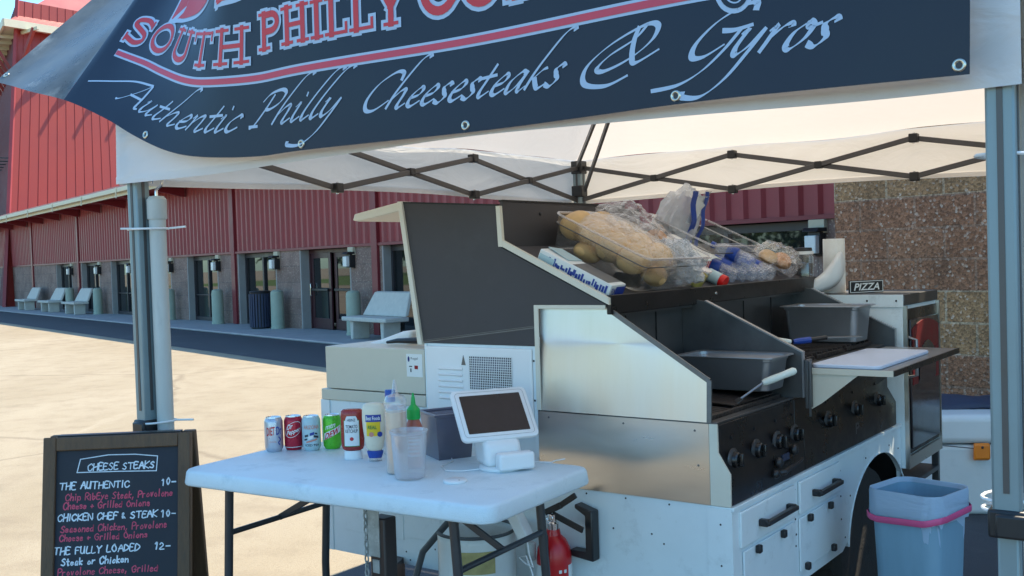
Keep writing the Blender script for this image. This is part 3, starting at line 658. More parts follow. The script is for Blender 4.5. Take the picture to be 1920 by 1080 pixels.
# roof skin, four sagging panels
E_ = .045
def edgept(c):
    x, y = crn[c]; return Vector((x + (E_ if x > 1 else -E_), y + (E_ if y > 1 else -E_), ZE))
mb = MB()
for a, b in ('LR', 'RQ', 'QB', 'BL'):
    A, Bv, Pk = edgept(a), edgept(b), Vector(pk)
    def fn(u, v, A=A, Bv=Bv, Pk=Pk):
        p = A.lerp(Bv, u).lerp(Pk, v)
        s = math.sin(math.pi * v) * (.055 * math.sin(math.pi * u))
        wv = .010 * math.sin(9 * u + 5 * v) * math.sin(math.pi * u) * (1 - v) + .006 * math.sin(23 * u - 4 * v) * (1 - v) * math.sin(math.pi * u)
        return p - Vector((0, 0, s - wv))
    mb.grid(fn, 24, 14)
obj('roof', mb, 'fabric', CN, ang=50)
for a, b in ('LR', 'RQ', 'QB', 'BL'):
    A, Bv = edgept(a), edgept(b); d = (Bv - A).normalized(); nv = Vector((d.y, -d.x, 0))
    if (Vector((1.5, 1.5, 0)) - A).dot(nv) > 0: nv = -nv
    def fn(u, v, A=A, Bv=Bv, nv=nv, a=a):
        p = A.lerp(Bv, u); drop = .255 + .012 * math.sin(7 * u + 1)
        drop -= .03 * math.exp(-((u) / .03) ** 2) * 0
        wv = (.006 * math.sin(26 * u) + .009 * math.sin(9 * u + 2)) * v
        return p + nv * (.006 + wv) + Vector((0, 0, -drop * v + .003))
    va = obj('valance', mb := MB().grid(fn, 60, 6), 'val', CN, ang=60)
    def fh(u, v, fn=fn, nv=nv):
        p = fn(u, .90 + .1 * v); return p + nv * .002
    obj('hem', MB().grid(fh, 60, 1), 'val', va)

# pipes strapped to the legs
def pipe(label, p, z0, z1, r, ties, capm):
    t = thing('pipe', label, 'pipe', (p[0], p[1], 0), 0)
    obj('tube', MB().lathe([(r, z0), (r, z1 - .08)], n=24), 'pvc', t)
    obj('end_cap', MB().lathe([(r + .004, z1 - .085), (r + .0055, z1 - .08), (r + .0055, z1 - .012), (r - .004, z1), (0, z1 + .003)], n=24), 'pvc', t)
    for z, q in ties:
        obj('cable_tie', MB().tube([Vector(k) for k in q], .004, 6), 'tie', t)
    return t
pl = Vector((-1.310, 3.83, 0))
def loop(cx, cy, z, rx, ry, dz=0, tail=.07):
    pts = [(cx + rx * math.cos(a), cy + ry * math.sin(a), z + dz * math.cos(a)) for a in [i * math.pi / 8 for i in range(17)]]
    return pts + [(cx + rx + tail, cy - .02, z + dz * .5 + .004)]
tie_c = (-.035, 0)
P1 = pipe('grey upright pipe strapped to the left canopy leg behind the chalkboard', pl, .0, 1.875, .0305,
     [(1.755, [(-.12, -.05, 1.757)] + loop(-.035, 0, 1.755, .075, .05, 0)), (1.036, loop(-.035, 0, 1.036, .075, .05, .004))], 0)
hk = MB().tube([(0, 0, 1.873), (0, 0, 1.9), (.02, 0, 1.915), (.024, 0, 1.935), (.008, 0, 1.955), (-.012, 0, 1.945), (-.018, 0, 1.925)], .006, 8); hk.tube([(-.03, 0, 1.93), (-.015, 0, 1.965), (.015, 0, 1.97), (.03, 0, 1.945)], .005, 8)
obj('hook', hk, 'chrome', P1)
pr = Vector((1.118, 2.20, 0))
P2 = pipe('pale pipe strapped to the right canopy leg at the photo edge', pr, 0, 2.7, .030,
     [(1.785, loop(-.048, -.02, 1.785, .078, .058, -.003)), (1.062, loop(-.048, -.02, 1.062, .078, .058, .004)), (1.030, loop(-.048, -.02, 1.030, .078, .058, -.006))], 0)

# ================================================================== BANNER
bot = [(2.905, 1.943), (2.60, 1.950), (2.26, 1.955), (1.61, 1.952), (1.0, 1.957), (.77, 1.955), (.51, 1.975), (.34, 2.010), (.16, 2.078), (-.02, 2.158), (-.29, 2.257), (-.55, 2.325), (-.87, 2.405)]
sp = spline(bot, 8)
# parametrise by arc length a, with a = s where s = 1.0
acc = [0.]
for i in range(1, len(sp)): acc.append(acc[-1] + (sp[i] - sp[i - 1]).length)
i0 = min(range(len(sp)), key=lambda i: abs(sp[i].x - 1.0)); off_ = sp[i0].x + acc[i0]
AS = [off_ - q for q in acc]
AMAX, AMIN = AS[0], AS[-1]
def bsp(a):
    a = max(min(a, AMAX), AMIN)
    for i in range(len(AS) - 1):
        if AS[i + 1] <= a <= AS[i] + 1e-9:
            t = (AS[i] - a) / max(1e-9, AS[i] - AS[i + 1]); return sp[i].lerp(sp[i + 1], t)
    return sp[-1]
BE = Vector((.819, -.574, 0)); BN = Vector((-.574, -.819, 0))
ACR = None
for i in range(len(sp)):
    if sp[i].x <= -.27: ACR = AS[i]; break
def bpt(a, t, off=0.):
    q = bsp(a); q2 = bsp(a + .42); q1 = bsp(a - .42); T_ = (q2 - q1).normalized()
    h = Vector((-T_.y, T_.x))              # in (s,z)
    f = max(0., min(1., (ACR - a) / .05)); f = f * f * (3 - 2 * f)
    g_ = max(0., min(1., (.62 - a) / .85)); g_ = g_ * g_ * (3 - 2 * g_)
    k = max(0., ACR - a)
    lean = R(28) * g_ + R(10) * f + R(8) * min(1, k / .5)
    tc2 = t * math.cos(lean)
    base = q + h * tc2
    wob = .012 * math.sin(2.6 * a + .6) * (1 - .3 * t) + .005 * math.sin(6.1 * a + 3.2 * t) + .020 * f * math.sin(9 * k + 2 * t)
    p = CL + BE * base.x + BN * (.105 + wob - t * math.sin(lean) - k * .05) + Vector((0, 0, base.y))
    return p, f
def bmap(a, t, off=0.):
    p, f = bpt(a, t)
    if off:
        e1 = bpt(a + .01, t)[0] - bpt(a - .01, t)[0]; e2 = bpt(a, t + .01)[0] - bpt(a, t - .01)[0]
        nn = e1.cross(e2).normalized()
        p = p + nn * off
    return p
BH = .84
BNR = thing('banner', 'dark blue vinyl banner with red and white lettering, its left end flapping', 'banner', tuple(bpt(1.4, 0)[0]), 0)
bo = BNR.location
def bput(name, mb, mt, off, parent=BNR):
    mb.v = [tuple(bmap(x[0], x[1], off + x[2]) - Vector(bo)) for x in mb.v]
    return obj(name, mb, mt, parent, ang=60)
sheet_ = obj('sheet', MB().grid(lambda u, v: bmap(ACR - .012 + u * (AMAX - ACR + .012), v * BH) - Vector(bo), 130, 24), 'banner', BNR, ang=60)
fold_ = obj('folded_end', MB().grid(lambda u, v: bmap(AMIN + u * (ACR - .0125 - AMIN), v * BH) - Vector(bo), 30, 24), 'reverse', BNR, ang=60)

def hemfn(t0, t1): return MB().grid(lambda u, v: (AMIN + .003 + u * (AMAX - AMIN - .006), t0 + (t1 - t0) * v, 0), 150, 1)
# lettering
def ribbon(mb, pts, w, z, cap=True):
    P = [Vector((p[0], p[1])) for p in pts]; n = len(P); vs = []
    for i, p in enumerate(P):
        t = (P[min(i + 1, n - 1)] - P[max(i - 1, 0)])
        if t.length < 1e-9: t = Vector((1, 0))
        t.normalize(); nn = Vector((-t.y, t.x)) * w / 2
        q = p
        if cap and i == 0: q = p - t * w * .5
        if cap and i == n - 1: q = p + t * w * .5
        vs += [(q.x + nn.x, q.y + nn.y, z), (q.x - nn.x, q.y - nn.y, z)]
    mb.add(vs, [(2 * i, 2 * i + 1, 2 * i + 3, 2 * i + 2) for i in range(n - 1)])
def disc(mb, c, r, z, n=10):
    mb.add([(c[0] + r * math.cos(2 * math.pi * k / n), c[1] + r * math.sin(2 * math.pi * k / n), z) for k in range(n)], [tuple(range(n))])
def dense(pts, k=4):
    o = []
    for a, b in zip(pts[:-1], pts[1:]):
        for i in range(k): o.append((a[0] + (b[0] - a[0]) * i / k, a[1] + (b[1] - a[1]) * i / k))
    return o + [pts[-1]]
def el(cx, cy, rx, ry, a0=0, a1=360, n=22): return [(cx + rx * math.cos(R(a0 + (a1 - a0) * i / n)), cy + ry * math.sin(R(a0 + (a1 - a0) * i / n))) for i in range(n + 1)]
# slab letters on a unit height: (advance, thick strokes, thin strokes, serifs)
SLAB = {
 'S': (.62, [spline([(.50, .80), (.36, .93), (.17, .88), (.12, .70), (.28, .56), (.44, .42), (.46, .20), (.30, .07), (.08, .18)], 5)], [], [((.52, .70), (.52, .92)), ((.06, .06), (.06, .30))]),
 'O': (.78, [el(.36, .5, .28, .43)], [], []),
 'U': (.72, [[(.14, .95), (.14, .4)] + el(.34, .32, .2, .25, 180, 360, 12) + [(.54, .95)]], [], [((.02, .95), (.27, .95)), ((.42, .95), (.66, .95))]),
 'T': (.68, [[(.32, .05), (.32, .92)]], [], [((.04, .93), (.60, .93)), ((.20, .04), (.44, .04)), ((.05, .74), (.05, .93)), ((.59, .74), (.59, .93))]),
 'H': (.78, [[(.15, .05), (.15, .95)], [(.57, .05), (.57, .95)]], [[(.15, .5), (.57, .5)]], [((.02, .95), (.28, .95)), ((.02, .04), (.28, .04)), ((.44, .95), (.70, .95)), ((.44, .04), (.70, .04))]),
 'P': (.66, [[(.15, .05), (.15, .95)], [(.15, .92), (.36, .92)] + el(.36, .70, .18, .22, 90, -90, 10) + [(.15, .48)]], [], [((.02, .95), (.26, .95)), ((.02, .04), (.30, .04))]),
 'I': (.36, [[(.15, .05), (.15, .95)]], [], [((.02, .95), (.28, .95)), ((.02, .04), (.28, .04))]),
 'L': (.58, [[(.15, .05), (.15, .95)]], [], [((.02, .95), (.28, .95)), ((.02, .05), (.50, .05)), ((.50, .05), (.50, .26))]),
 'Y': (.70, [[(.12, .95), (.33, .45), (.33, .05)], [(.55, .95), (.33, .45)]], [], [((.0, .95), (.24, .95)), ((.44, .95), (.66, .95)), ((.20, .04), (.46, .04))]),
 'C': (.74, [el(.38, .5, .28, .43, 45, 320, 20)], [], [((.60, .70), (.60, .95))]),
 'M': (.92, [[(.15, .05), (.15, .95)], [(.15, .95), (.43, .25), (.71, .95)], [(.71, .95), (.71, .05)]], [], [((.02, .95), (.2, .95)), ((.02, .04), (.28, .04)), ((.66, .95), (.84, .95)), ((.58, .04), (.84, .04))]),
 'D': (.80, [[(.15, .05), (.15, .95)], [(.15, .93), (.34, .93)] + el(.34, .5, .30, .43, 90, -90, 14) + [(.15, .07)]], [], [((.02, .95), (.26, .95)), ((.02, .04), (.26, .04))]),
}
def slab(txt, a0, a1, t, h, rot=0):
    tot = sum(SLAB[c][0] for c in txt); kx = (a1 - a0) / tot
    x = a0; zi = [0]
    ro, bo_ = MB(), MB()
    for c in txt:
        adv, th, tn, sf = SLAB[c]
        for mb, extra, zb in ((bo_, .16 * h, 0.), (ro, 0., .0014)):
            z = zb
            for lst, wd in ((th, .17 * h), (tn, .12 * h), ([list(s) for s in sf], .085 * h)):
                for st in lst:
                    pts = dense([(x + p[0] * kx, t + p[1] * h) for p in st], 2)
                    ribbon(mb, pts, wd + extra, z, True); z += .00006
                    if extra:
                        for p in (pts[0], pts[-1]): disc(mb, p, (wd + extra) / 2, z, 12); z += .00006
        x += adv * kx
    bput('letters_outline', bo_, 'blue', .0012); bput('letters', ro, 'red', .0016)
slab('SOUTH', -.262, .760, .300, .118)
slab('PHILLY', .795, 1.42, .330, .118)
slab('COM', 1.455, 1.95, .335, .150)
for nm_, sts_ in (('large_letter', ([(.035, .487), (.015, .58), (-.01, .70), (-.03, .78)], [(.035, .490), (.17, .505), (.30, .530), (.385, .575), (.40, .64), (.36, .71), (.24, .76), (-.02, .765)])),
                  ('large_letter', ([(.56, .555), (.54, .65), (.53, .78)], [(.56, .555), (.66, .560), (.74, .575)], [(.54, .67), (.70, .68)]))):
    for w_, mt_, of_ in ((.125, 'blue', .0012), (.092, 'red', .0022)):
        mb = MB(); z = 0
        for st in sts_: ribbon(mb, dense([tuple(p) for p in spline(st, 6)], 2), w_, z); z += .00006
        bput(nm_ + ('_outline' if mt_ == 'blue' else ''), mb, mt_, of_)
# stripe
for nm, wd, mt, of in (('stripe_border', .034, 'blue', .0012), ('stripe', .019, 'pink', .0022)):
    mb = MB(); mb.grid(lambda u, v: (-.238 + (.003 if nm == 'stripe' else 0) + u * (2.78 if nm == 'stripe' else 2.786), .248 - wd / 2 + wd * v, 0), 120, 1); bput(nm, mb, mt, of)
# fragment of a curl above the last word
mb = MB(); ribbon(mb, spline([(2.36, .27), (2.385, .215), (2.42, .205), (2.445, .24), (2.45, .30)], 6), .026, 0); bput('curl_outline', mb, 'blue', .0012)
mb = MB(); ribbon(mb, spline([(2.362, .272), (2.387, .218), (2.42, .209), (2.442, .242), (2.447, .30)], 6), .011, 0); bput('curl', mb, 'banner', .0022)
# broad-nib italic: glyphs on x-height 1, upright; slant added below
asc = [(.98, 2.62), (.82, 2.80), (.56, 2.5), (.30, 1.6), (.14, .8)]
SCR = {
 'A': (1.35, [[(-2.55, .35), (-1.7, .95), (-.5, 1.70), (.70, 2.05)], [(.70, 2.05), (.35, 1.1), (-.05, .15), (-.25, .0)], [(.70, 2.05), (.92, 1.0), (1.10, .1), (1.3, .05)], [(.15, .72), (.95, .78)]]),
 'u': (.92, [[(.02, .85), (.14, 1.), (.08, .35), (.22, .02), (.48, .35), (.64, .98)], [(.64, 1.), (.58, .3), (.68, .02), (.9, .22)]]),
 't': (.58, [[(.30, 1.65), (.2, .8), (.15, .25), (.28, .0), (.55, .25)], [(-.1, .98), (.55, 1.06)]]),
 'h': (.92, [asc + [(.08, .0)], [(.10, .45), (.36, .92), (.56, 1.), (.60, .7), (.56, .18), (.66, .0), (.9, .22)]]),
 'e': (.66, [[(.08, .46), (.42, .58), (.52, .84), (.38, 1.), (.14, .62), (.13, .18), (.33, .0), (.64, .26)]]),
 'n': (.94, [[(.0, .82), (.13, 1.), (.12, .5), (.08, .0)], [(.10, .45), (.36, .92), (.58, 1.), (.61, .7), (.57, .18), (.67, .0), (.92, .22)]]),
 'i': (.46, [[(.0, .82), (.14, 1.), (.1, .3), (.2, .0), (.45, .22)], [(.22, 1.52), (.30, 1.46)]]),
 'c': (.64, [[(.58, .82), (.42, 1.), (.13, .62), (.13, .18), (.33, .0), (.64, .26)]]),
 'P': (1.15, [[(.55, 1.85), (.42, .95), (.25, .05), (.05, .0)], [(.05, .02), (.5, .03)], [(.08, 1.5), (.30, 1.92), (.8, 2.05), (1.12, 1.8), (1.05, 1.3), (.7, 1.0), (.42, 1.02)]]),
 'l': (.46, [asc + [(.1, .3), (.2, .0), (.44, .22)]]),
 'y': (.86, [[(.02, .85), (.14, 1.), (.09, .35), (.22, .04), (.48, .35), (.66, .98)], [(.68, 1.), (.56, .1), (.34, -.9), (-.1, -1.5), (-.7, -1.45), (-.85, -1.2)]]),
 'C': (1.35, [[(1.45, 1.55), (1.35, 2.0), (.95, 2.05), (.42, 1.5), (.22, .7), (.42, .1), (.85, .02), (1.35, .5)]]),
 's': (.58, [[(.50, .86), (.36, 1.02), (.18, .84), (.28, .56), (.42, .28), (.26, .0), (-.02, .14)]]),
 'a': (.84, [[(.62, .86), (.42, 1.), (.13, .62), (.10, .2), (.22, .0), (.46, .3), (.64, .95)], [(.66, 1.), (.58, .3), (.66, .0), (.86, .22)]]),
 'k': (.86, [asc + [(.08, .0)], [(.62, .98), (.45, .9), (.25, .6), (.14, .5)], [(.24, .58), (.50, .12), (.66, .0), (.9, .2)]]),
 'G': (1.55, [[(1.55, 1.75), (1.4, 2.08), (1.05, 2.0), (.5, 1.5), (.22, .75), (.35, .2), (.75, .15), (1.2, .55)], [(.85, 1.12), (1.25, 1.08), (1.75, 1.2)], [(1.45, 1.1), (1.28, .3), (.95, -.45), (.4, -.9), (-.45, -1.0)]]),
 'r': (.66, [[(.0, .82), (.13, 1.), (.12, .5), (.08, .0)], [(.12, .5), (.34, .92), (.52, 1.02), (.62, .88)]]),
 'o': (.74, [[(.40, 1.), (.14, .66), (.12, .2), (.30, .0), (.55, .35), (.58, .8), (.42, 1.), (.5, .8), (.8, .9)]]),
 '&': (2.55, [[(1.75, -.22), (1.15, -.55), (.3, -.3), (.02, .5), (.45, 1.35), (1.25, 1.95), (1.72, 1.85), (1.85, 1.3), (1.62, .75), (1.2, .35), (.72, .15), (.45, .35), (.65, .85), (1.2, 1.4), (1.35, 2.0)], [(1.1, 1.95), (1.2, 1.4), (1.45, .7), (1.75, .3), (2.3, .75)]]),
}
nib = Vector((math.cos(R(28)), math.sin(R(28))))
def script(txt, a0, a1, t, xh, nw=.195, sl=.50):
    tot = sum(SCR[c][0] for c in txt); kx = (a1 - a0) / tot; x = a0; mb = MB(); z = 0.
    for c in txt:
        adv, sts = SCR[c]
        for st in sts:
            P = [Vector((x + (p.x + sl * p.y) * kx, t + p.y * xh)) for p in spline(st, 12)]
            vs = []; n = len(P)
            for i, p in enumerate(P):
                tv = (P[min(i + 1, n - 1)] - P[max(i - 1, 0)]); tv = tv.normalized() if tv.length > 1e-9 else Vector((1, 0))
                pn = Vector((-tv.y, tv.x)); wd = abs(pn.dot(nib)) * nw * xh * 1.55 + .048 * xh
                vs += [(p.x + pn.x * wd / 2, p.y + pn.y * wd / 2, z), (p.x - pn.x * wd / 2, p.y - pn.y * wd / 2, z)]
            mb.add(vs, [(2 * i, 2 * i + 1, 2 * i + 3, 2 * i + 2) for i in range(n - 1)]); z += .00005
        x += adv * kx
    bput('script_word', mb, 'blue', .0012)
script('Authentic', -.045, .672, .084, .051)
script('Philly', .735, 1.13, .094, .050)
script('Cheesesteaks', 1.215, 1.915, .092, .049)
script('&', 1.985, 2.205, .098, .052)
script('Gyros', 2.265, 2.615, .094, .055)
for a, t in ((.20, .022), (.98, .020), (1.61, .020), (2.256, .020), (2.885, .020), (2.893, .17), (2.893, .5), (AMIN + .02, .05)):
    mb = MB(); 
    mb.add([(a + r_ * math.cos(2 * math.pi * k / 18), t + r_ * math.sin(2 * math.pi * k / 18), z_) for r_, z_ in ((.014, 0), (.012, .003), (.0085, .003), (.0065, .0)) for k in range(18)],
           [(i * 18 + k, i * 18 + (k + 1) % 18, (i + 1) * 18 + (k + 1) % 18, (i + 1) * 18 + k) for i in range(3) for k in range(18)])
    gr = bput('grommet', mb, 'brass', .0012)
    mb = MB(); disc(mb, (a, t), .0066, 0, 12); mb.v = [tuple(bmap(x[0], x[1], .0011) - Vector(bo)) for x in mb.v]; obj('eyelet_hole', mb, 'frame', gr)
# ================================================================== CHALKBOARD SIGN
STROKE = {
 'A': (7, "00 25 49 65 80;14 64"), 'B': (7, "00 09 59 77 55 05;55 72 50 00"), 'C': (7, "77 59 28 06 03 20 50 72"), 'D': (7, "00 09 48 75 52 00"),
 'E': (6, "60 00 09 69;05 45"), 'F': (6, "00 09 69;05 45"), 'G': (8, "77 59 28 06 03 20 50 72 74 44"), 'H': (7, "00 09;70 79;04 75"), 'I': (3, "10 19"),
 'K': (7, "00 09;79 04 70"), 'L': (6, "09 00 60"), 'N': (7, "00 09 70 79"), 'O': (8, "49 17 04 12 40 72 75 57 49"), 'P': (6, "00 09 59 77 55 04"),
 'R': (7, "00 09 59 77 55 04;34 70"), 'S': (7, "68 49 17 16 54 62 40 01"), 'T': (8, "09 89;49 40"), 'U': (7, "09 02 30 52 69;69 60"), 'Y': (7, "09 35 30;79 35"),
 'a': (6, "54 35 13 10 30 53 55 50"), 'b': (6, "09 00 30 52 54 35 04"), 'c': (5, "44 25 03 01 20 41"), 'd': (6, "54 35 03 01 20 52 59 50"), 'e': (5, "03 43 44 25 04 01 20 41"),
 'g': (6, "54 35 03 01 20 52 55 5b 3c 0b"), 'h': (6, "09 00;03 35 54 50"), 'i': (3, "15 10;17 18"), 'k': (5, "09 00;45 03 40"), 'l': (3, "19 10"), 'n': (6, "05 00;03 35 54 50"),
 'o': (6, "35 13 11 30 51 53 35"), 'p': (6, "05 0c;04 35 54 51 30 02"), 'r': (5, "05 00;03 25 45"), 's': (5, "44 25 04 42 30 01"), 't': (5, "28 20 40;05 45"), 'v': (5, "05 20 45"),
 'w': (7, "05 10 33 50 65"), 'y': (6, "05 22;55 20 0c"), '1': (4, "07 29 20"), '0': (6, "39 16 13 30 53 56 39"), '2': (6, "07 29 47 45 00 60"), '-': (6, "04 54"), ',': (3, "11 0b"), '+': (6, "03 53;25 21"), '&': (6, "50 06 28 36 03 10 42"), '8': (6, "39 17 53 30 13 57 39"), 'x': (5, "05 40;45 00"),
 ' ': (4, ""), '.': (3, "10 11"),
}
def stroke_text(txt, x, y, h, width, seed=1, w=.0045):
    rr = random.Random(seed); mb = MB(); tot = sum(STROKE[c][0] + 2.4 for c in txt); kx = width / tot; ky = h / 9; z = 0
    for c in txt:
        adv, s = STROKE[c]; dy = rr.uniform(-.4, .4); sh = rr.uniform(.05, .18); sc = rr.uniform(.92, 1.08)
        for st in s.split(';'):
            if not st.strip(): continue
            pts = []
            for p in st.split():
                yy = int(p[1], 16); yy = yy if yy < 10 else 9 - yy
                px_ = int(p[0]) + rr.uniform(-.3, .3); yy = yy * sc + rr.uniform(-.3, .3) + dy
                pts.append((x + (px_ + sh * yy) * kx, y + yy * ky))
            if len(pts) > 2: pts = [tuple(q) for q in spline(pts, 3)]
            ribbon(mb, pts, w * rr.uniform(.8, 1.15), z); z += .00002
        x += (adv + 2.4) * kx
    return mb
S = thing('menu_sign', 'dark wooden A-frame chalkboard menu headed CHEESE STEAKS standing left of the folding table', 'sign', (-1.392, 3.60, 0), R(4))
FH = 1.06; WD = .500; tilt = R(10.0)
def fpan(p):   # panel coordinates (x, v up from the top edge downward negative, depth) -> local
    x, v, d = p
    return Vector((x, -math.sin(tilt) * (-v) + d * math.cos(tilt) - .012, 1.03 + v * math.cos(tilt) + d * math.sin(tilt) * .0))
def pbox(x0, x1, v0, v1, d0, d1): return MB().box(x0, x1, v0, v1, d0, d1).map(lambda p: fpan(p))
fw = .043
# panel local: d negative towards viewer
def fpan(p):
    x, v, d = p
    return Vector((x, v * math.sin(tilt) - .02 + d * math.cos(tilt), 1.03 + v * math.cos(tilt) - d * math.sin(tilt)))
def wb(x0, x1, v0, v1, d0, d1):
    mb = MB(); mb.box(x0, x1, v0, v1, d0, d1); mb.v = [tuple(fpan(v)) for v in mb.v]; return mb
h2 = WD / 2
obj('frame_post', wb(-h2, -h2 + fw, -FH + .01, 0, -.018, .018), 'wood', S, bevel=.004)
obj('frame_post', wb(h2 - fw, h2, -FH + .01, 0, -.018, .018), 'wood', S, bevel=.004)
obj('frame_rail', wb(-h2 + fw, h2 - fw, -.048, -.001, -.017, .017), 'wood', S, bevel=.004)
obj('frame_rail', wb(-h2 + fw, h2 - fw, -FH + .06, -FH + .11, -.017, .017), 'wood', S, bevel=.004)
bd = obj('chalkboard', wb(-h2 + fw, h2 - fw, -FH + .11, -.048, -.006, .006), 'board', S)
def chalk(name, txt, pxl, y, h, pxr, mt, sd, w=.0042):
    k = WD / 275.; x0 = -h2 + (pxl - 76) * k; wdt = (pxr - pxl) * k
    mb = stroke_text(txt, x0, -(y - 818) * k * 1.03, min(h, 15) * .80 * k, wdt, sd, w)
    mb.v = [tuple(fpan(Vector((v[0], v[1], -.0066 - v[2])))) for v in mb.v]
    obj(name, mb, mt, bd)
L_ = [('CHEESE STEAKS', 158, 881, 15, 284, 'w', 1), ('THE AUTHENTIC', 106, 914, 18, 238, 'w', 2), ('10-', 296, 914, 17, 325, 'w', 3), ('Chip RibEye Steak, Provolone', 118, 934, 16, 318, 'r', 4),
      ('Cheese + Grilled Onions', 114, 950, 15, 276, 'r', 5), ('CHICKEN CHEF & STEAK', 104, 971, 17, 290, 'w', 6), ('10-', 296, 971, 17, 326, 'w', 7), ('Seasoned Chicken, Provolone', 110, 991, 16, 308, 'r', 8),
      ('Cheese + Grilled Onions', 108, 1007, 15, 272, 'r', 9), ('THE FULLY LOADED', 98, 1030, 18, 258, 'w', 10), ('12-', 284, 1029, 17, 316, 'w', 11), ('Steak or Chicken', 112, 1050, 17, 238, 'w', 12),
      ('Provolone Cheese, Grilled', 106, 1068, 16, 292, 'r', 13), ('Onions, Green Peppers', 102, 1087, 15, 290, 'r', 14)]
for tx_, a, y, h, b, c, sd in L_: chalk('chalk_line', tx_, a, y, h, b, 'chalkw' if c == 'w' else 'chalkr', sd, .0044 if c == 'w' else .0036)
k = WD / 275.
mb = MB(); q = lambda px, py: (-h2 + (px - 80) * k, -(py - 818) * k * 1.03)
ribbon(mb, [q(148, 860), q(200, 854), q(250, 855), q(292, 860)], .0032, 0); ribbon(mb, [q(292, 860), q(290, 887)], .0032, .0001); ribbon(mb, [q(290, 887), q(220, 885), q(142, 884)], .0032, .0002); ribbon(mb, [q(142, 884), q(148, 860)], .0032, .0003)
mb.v = [tuple(fpan(Vector((v[0], v[1], -.0066 - v[2])))) for v in mb.v]; obj('chalk_box', mb, 'chalkw', bd)
def rb(x0, x1, v0, v1, d0, d1):
    mb = MB(); mb.box(x0, x1, v0, v1, d0, d1)
    mb.v = [(v[0], -(v[1] * math.sin(tilt)) + .022 + v[2], 1.03 + v[1] * math.cos(tilt)) for v in mb.v]; return mb
obj('rear_post', rb(-h2, -h2 + fw, -FH + .01, -.002, 0, .034), 'wood', S, bevel=.004)
obj('rear_post', rb(h2 - fw, h2, -FH + .01, -.002, 0, .034), 'wood', S, bevel=.004)
obj('rear_panel', rb(-h2 + fw, h2 - fw, -FH + .1, -.03, .008, .02), 'wood', S)
obj('top_hinge', MB().box(-h2 + .04, h2 - .04, -.012, .020, 1.018, 1.034), 'black', S)

# ================================================================== TRAILER FRAME
TA = R(53.4); TO = Vector((.6786, 3.159, 0)); ct, st_ = math.cos(TA), math.sin(TA)
def tl(x, y, z=0): return Vector((TO.x + x * ct - y * st_, TO.y + x * st_ + y * ct, z))
def tthing(name, label, cat, x, y, z=0, rz=0., group=None): return thing(name, label, cat, tuple(tl(x, y, z)), TA + rz, group)

# ------------------------------------------------------------------ folding table (counter height)
TZ = .933
tr = R(4.2)
TB = tthing('folding_table', 'white plastic folding table with grey folding legs before the trailer', 'table', -.524, 1.012, 0, tr)
# local x: short axis (0.60), local y: long axis (1.24)
def rrect(hx, hy, r, n=8):
    o = []
    for cx, cy, a in ((hx - r, hy - r, 0), (-hx + r, hy - r, 90), (-hx + r, -hy + r, 180), (hx - r, -hy + r, 270)):
        for i in range(n + 1): o.append((cx + r * math.cos(R(a + 90 * i / n)), cy + r * math.sin(R(a + 90 * i / n))))
    return o
mb = MB(); rings = [(.0, -.012, .003), (.012, -.012, .0), (.0, 0, .002)]
lay = [(.300, .622, TZ - .052), (.3025, .6245, TZ - .050), (.304, .626, TZ - .044), (.300, .622, TZ - .010), (.296, .618, TZ - .003), (.288, .610, TZ)]
pts = []
for hx, hy, z in lay: pts.append([(x, y, z) for x, y in rrect(hx, hy, .055)])
n = len(pts[0])
mb.add([p for r_ in pts for p in r_], [(i * n + k, i * n + (k + 1) % n, (i + 1) * n + (k + 1) % n, (i + 1) * n + k) for i in range(len(lay) - 1) for k in range(n)] + [tuple(range((len(lay) - 1) * n, len(lay) * n)), tuple(range(n))[::-1]])
obj('tabletop', mb, 'table', TB, ang=40)
zu = TZ - .053
for s in (-1, 1):
    for sx in (-1, 1):
        obj('leg', MB().tube([(sx * .235, s * .455, zu), (sx * .235, s * .48, .5), (sx * .245, s * .49, .02)], .0145, 12), 'leg', TB)
        obj('foot_cap', MB().lathe([(.017, 0), (.019, .004), (.018, .035), (0, .036)], (sx * .245, s * .49, 0), 12), 'black', TB)
    obj('cross_rail', MB().tube([(-.235, s * .468, .72), (.235, s * .468, .72)], .0095, 10), 'leg', TB)
    obj('cross_rail', MB().tube([(-.235, s * .463, zu - .015), (.235, s * .463, zu - .015)], .0095, 10), 'leg', TB)
    br = MB().bar((.0, s * .468, .72), (.0, s * .30, .81), .022, .009, (1, 0, 0)); br.bar((.0, s * .31, .806), (.0, s * .10, zu), .028, .012, (1, 0, 0))
    bo_ = obj('brace', br, 'leg', TB, bevel=.002)
    obj('brace_clip', MB().box(-.019, .019, s * .30 - .022, s * .30 + .022, .79, .832), 'black', bo_, bevel=.004)
    obj('clip_pin', MB().lathe([(.006, -.024), (.006, .024)], (0, 0, 0), 10).map(lambda p, s=s: Vector((p.z, s * .30 + p.y, .811 + p.x))), 'chrome', bo_)

